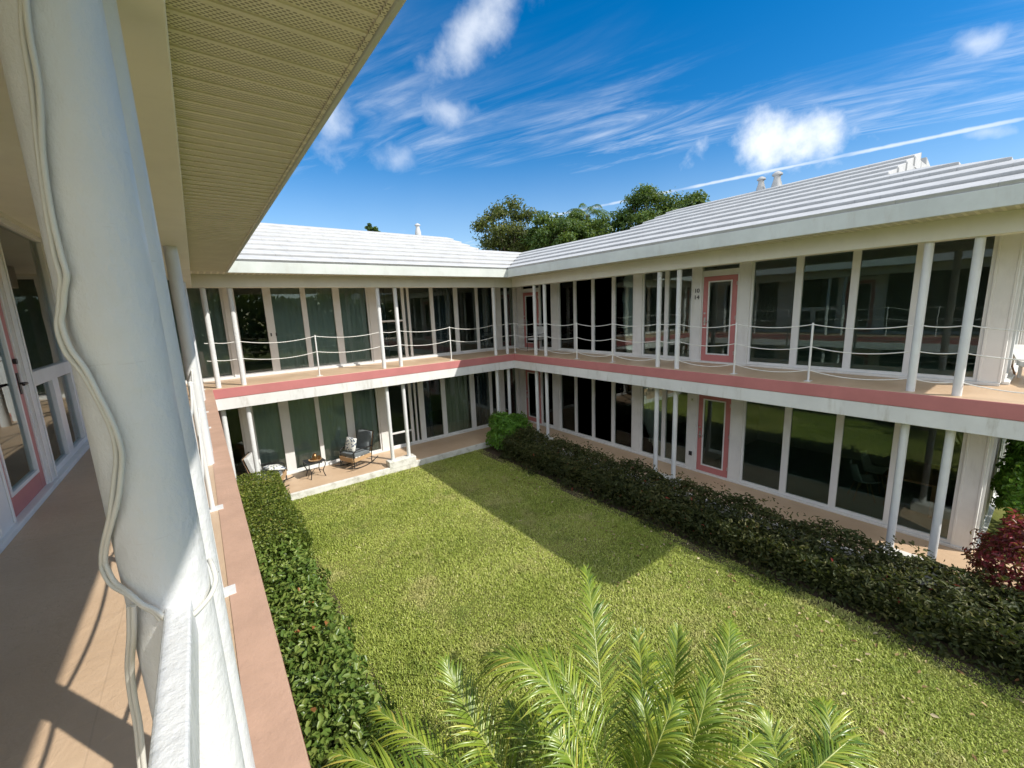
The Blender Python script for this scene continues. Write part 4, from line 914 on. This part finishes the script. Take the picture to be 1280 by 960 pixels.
FR = [
    ((-6.75, -10.05, -2.75), (-6.50, -9.70, -1.65), (-5.78, -8.87, -1.46), 58, 0.40, 0.35, 0.25),
    ((-6.85, -10.05, -2.70), (-6.98, -9.75, -1.20), (-7.36, -9.08, -1.55), 60, 0.52, 0.75, 0.10),
    ((-7.30, -9.75, -2.80), (-7.65, -9.25, -2.00), (-7.60, -8.72, -1.72), 52, 0.40, 0.35, 0.30),
    ((-7.45, -9.75, -2.85), (-7.95, -9.20, -2.00), (-8.22, -8.40, -2.10), 52, 0.42, 0.55, 0.20),
    ((-7.55, -9.95, -2.85), (-8.15, -9.45, -1.85), (-8.66, -8.72, -1.95), 48, 0.44, 0.6, 0.2),
    ((-7.60, -9.90, -2.85), (-8.20, -9.55, -1.90), (-8.72, -9.05, -2.10), 46, 0.42, 0.6, 0.2),
    ((-6.45, -10.25, -2.80), (-6.20, -10.30, -1.85), (-5.72, -10.02, -1.55), 44, 0.34, 0.2, 0.6),
    ((-6.35, -10.40, -2.80), (-5.85, -10.62, -1.72), (-5.17, -10.25, -1.62), 56, 0.46, 0.45, 0.2),
    ((-6.50, -10.15, -2.80), (-6.25, -10.05, -2.0), (-6.00, -9.75, -1.60), 46, 0.36, 0.35, 0.3),
    ((-5.75, -11.15, -3.00), (-5.35, -11.30, -2.02), (-4.97, -11.02, -2.05), 46, 0.40, 0.55, 0.15),
    ((-6.00, -10.95, -3.00), (-5.62, -11.05, -2.25), (-5.45, -10.70, -2.10), 40, 0.34, 0.45, 0.25),
    ((-6.95, -10.10, -2.75), (-7.20, -10.20, -1.95), (-7.15, -9.62, -1.80), 46, 0.40, 0.5, 0.2),
    ((-7.10, -10.05, -2.80), (-7.40, -9.95, -2.15), (-7.95, -9.35, -2.10), 46, 0.40, 0.6, 0.2),
    ((-6.70, -10.15, -2.80), (-6.55, -10.35, -2.05), (-6.25, -9.98, -1.95), 42, 0.36, 0.4, 0.3),
    ((-6.60, -10.30, -2.80), (-6.10, -10.75, -2.05), (-5.55, -10.75, -2.20), 44, 0.38, 0.6, 0.2),
    ((-6.80, -10.10, -2.75), (-6.80, -9.85, -1.75), (-6.75, -9.20, -1.75), 50, 0.42, 0.6, 0.15),
    ((-6.60, -10.20, -2.75), (-6.35, -10.15, -1.75), (-5.75, -9.70, -1.95), 50, 0.42, 0.6, 0.15),
    ((-6.55, -10.35, -2.80), (-6.20, -10.55, -1.95), (-5.75, -10.35, -1.85), 46, 0.38, 0.45, 0.25),
    ((-6.20, -10.80, -2.90), (-5.60, -11.20, -2.00), (-5.02, -11.28, -2.15), 50, 0.42, 0.6, 0.15),
    ((-7.30, -9.95, -2.80), (-7.75, -9.65, -2.00), (-8.15, -9.05, -2.15), 48, 0.40, 0.6, 0.2),
    ((-7.05, -10.05, -2.75), (-7.20, -9.75, -1.95), (-7.25, -9.20, -2.05), 46, 0.38, 0.5, 0.2),
    ((-6.90, -10.25, -2.75), (-6.75, -10.45, -1.80), (-6.30, -10.35, -1.70), 46, 0.40, 0.5, 0.2),
]
for (b_, c_, t_, n_, l_, dr, ln) in FR: frond(palm, b_, c_, t_, int(n_ * 1.15), l_ * 1.15, dr, ln)
for (x, y, x2, y2) in ((-6.72, -10.35, -6.72, -10.05), (-6.95, -10.3, -7.0, -10.08), (-7.2, -10.15, -7.4, -9.8), (-6.45, -10.5, -6.4, -10.3), (-6.1, -10.9, -5.9, -11.0)):
    MB().tube([(x, y, ZG), ((x + x2) / 2, (y + y2) / 2, -3.05), (x2, y2, -2.78)], 0.03, 10, rs=[0.035, 0.03, 0.024]).build('stem', M['palm_rib'], palm)
# lawn: one mass of coarse blades
def lawn(n):
    x = rng.uniform(-7.9, -1.62, n); y = rng.uniform(-13.4, 0.03, n)
    d = np.hypot(x + 9.07, y + 11.95); keep = rng.random(n) < np.clip(1.15 - d / 22, 0.45, 1); x, y = x[keep], y[keep]; n = len(x)
    az = rng.uniform(0, 2 * np.pi, n); h = rng.uniform(0.028, 0.062, n) * (0.8 + 0.35 * np.sin(x * 2.3 + np.sin(y * 1.9)) * np.sin(y * 1.7)); wd = rng.uniform(0.0035, 0.0065, n) * 1.15
    lean = rng.uniform(0.25, 1.1, n); dx, dy = np.cos(az), np.sin(az); sx, sy = -dy, dx
    z0 = np.full(n, ZG - 0.004)
    b1 = np.stack([x - sx * wd, y - sy * wd, z0], 1); b2 = np.stack([x + sx * wd, y + sy * wd, z0], 1)
    mx, my = x + dx * h * lean * 0.35, y + dy * h * lean * 0.35
    m1 = np.stack([mx - sx * wd, my - sy * wd, z0 + h * 0.6], 1); m2 = np.stack([mx + sx * wd, my + sy * wd, z0 + h * 0.6], 1)
    tx, ty = x + dx * h * lean, y + dy * h * lean
    t1 = np.stack([tx - sx * wd * .2, ty - sy * wd * .2, z0 + h * (1 - 0.22 * lean)], 1); t2 = np.stack([tx + sx * wd * .2, ty + sy * wd * .2, z0 + h * (1 - 0.22 * lean)], 1)
    v = np.stack([b1, b2, m1, m2, t1, t2], 1).reshape(-1, 3); k = np.arange(n)[:, None] * 6
    f = np.stack([k + np.array([[0, 1, 3, 2]]), k + np.array([[2, 3, 5, 4]])], 1).reshape(-1, 4)
    P = np.stack([x, y, np.zeros(n)], 1)
    tint = np.clip(0.10 + rng.random(n) * 0.46 + 0.34 * (lump(P, 1.3, 2.0) * 0.5 + 0.5) + (rng.random(n) < 0.08) * 0.35, 0, 1)
    o = np_mesh('grass', v, f, M['grass'], np.repeat(tint, 6)); return tag(o, 'short coarse green lawn filling the courtyard', 'grass', kind='stuff')
lawn(520000)
# leaf mass added out of view to the south, darkening the far windows' reflections
n_ = 26000; q_ = np.stack([rng.uniform(-55, 45, n_), rng.uniform(-43, -38, n_), ZG + 8.5 * rng.random(n_) ** 0.8], 1)
q_[:, 2] *= 0.8 + 0.25 * lump(q_ * 0.35, 1.0, 3.0)
tl_ = leaf_cloud(q_, rng.normal(0, 1, (n_, 3)), rng.uniform(0.4, 0.9, n_), M['tree'], 'added_treeline', None, 0.6); tag(tl_, kind='stuff')
n_ = 260; q_ = np.stack([-1.75 - np.abs(rng.normal(0, 0.8, n_)), rng.uniform(-13.2, -0.6, n_), np.full(n_, ZG + 0.05)], 1)
fl_ = leaf_cloud(q_, np.tile([0, 0, 1.0], (n_, 1)), rng.uniform(0.04, 0.085, n_), M['dry_leaf'], 'fallen_leaves', None, 0.5, jit=0.35); tag(fl_, kind='stuff')
# trees beyond the roofs
def tree(label, base, cz, r, mtl, n, size, clumps, name='broadleaf_tree', seed=0):
    x, y = base; t = thing(name, label, 'tree', (x, y, ZG), 0, 'trees beyond the roofs'); rs = np.random.default_rng(seed)
    h = cz - ZG; clumps = int(clumps * 1.5); tk = MB(); tk.tube([(0, 0, 0), (0.1, 0.05, h * 0.35), (-0.05, 0.1, h * 0.7), (0, 0, h)], 0.2, 10, rs=[0.26, 0.21, 0.15, 0.07])
    cc = unit(rs.normal(0, 1, (clumps, 3))) * (rs.random((clumps, 1)) ** 0.4) * np.array(r) * 0.86 + [0, 0, h]
    for q in cc[: min(clumps, 26)]:
        s0 = np.array([0, 0, h * rs.uniform(0.45, 0.8)]); m_ = (s0 + q) / 2 + [0, 0, 0.15]; tk.tube([s0, m_, q], 0.05, 6, rs=[0.07, 0.045, 0.015])
    tk.build('trunk', M['bark'], t)
    ci = rs.integers(0, clumps, n); cr_ = rs.uniform(0.45, 1.0, clumps) * min(r) * 0.34
    d = unit(rs.normal(0, 1, (n, 3))); p = cc[ci] + d * (cr_[ci] * rs.random(n) ** 0.8 * (1 + 0.5 * rs.random(n)))[:, None] * np.array([1.15, 1.15, 0.72])
    tint = np.clip(rs.random(n) * 0.6 + 0.35 * rs.random(clumps)[ci], 0, 1)
    leaf_cloud(p, d, size * (0.6 + 0.8 * rs.random(n)), M[mtl], 'crown', t, 0.5, tint=tint)
tree('open crowned olive green tree where the two roofs meet', (12.9, 17.2), 7.9, (3.0, 3.0, 3.0), 'tree_olive', 12000, 0.22, 34, seed=1)
tree('dark leafy tree right of the olive crown, low over the roof', (14.9, 13.2), 7.0, (3.0, 3.0, 2.1), 'tree', 12000, 0.22, 34, seed=2)
tree('dense mid green tree behind the feathery palm top', (18.2, 12.9), 7.1, (3.2, 3.2, 2.0), 'tree', 12000, 0.24, 36, seed=3)
tree('low dark green tree filling the gap between the olive crown and the tall tree', (17.2, 14.6), 7.6, (2.6, 2.6, 1.9), 'tree', 10000, 0.22, 34, seed=9)
tree('tallest dark green tree above the stepped roof', (20.9, 9.2), 8.5, (2.6, 2.6, 2.5), 'tree', 12000, 0.22, 34, seed=4)
tree('green treetop furthest along the shaded roof, just clearing it', (23.8, 7.4), 8.6, (2.2, 2.2, 1.7), 'tree', 8000, 0.24, 28, seed=6)
tree('tiny dark treetop peeping over the ridge of the far roof', (5.93, 29.5), 9.6, (0.75, 0.75, 1.0), 'tree', 2200, 0.2, 10, seed=7)
pt = thing('feather_palm', 'feathery palm top rising between the dark trees beyond the roofs', 'palm', (21.4, 16.2, 0))
MB().tube([(0, 0, ZG), (0.2, 0.1, 3), (0.05, 0, 9.9)], 0.16, 12, rs=[0.22, 0.16, 0.12]).build('trunk', M['bark'], pt)
for k in range(13):
    a = k * 2 * math.pi / 13 + 0.2; e = random.uniform(0.5, 1.5); L_ = 2.1
    frond(pt, (0.05, 0, 9.9), (0.05 + math.cos(a) * L_ * 0.55, math.sin(a) * L_ * 0.55, 9.9 + e * 1.1), (0.05 + math.cos(a) * L_, math.sin(a) * L_, 9.9 + e * 0.9 - 0.75), 30, 0.55, 0.8, 0.1, 0.05, m='tree')
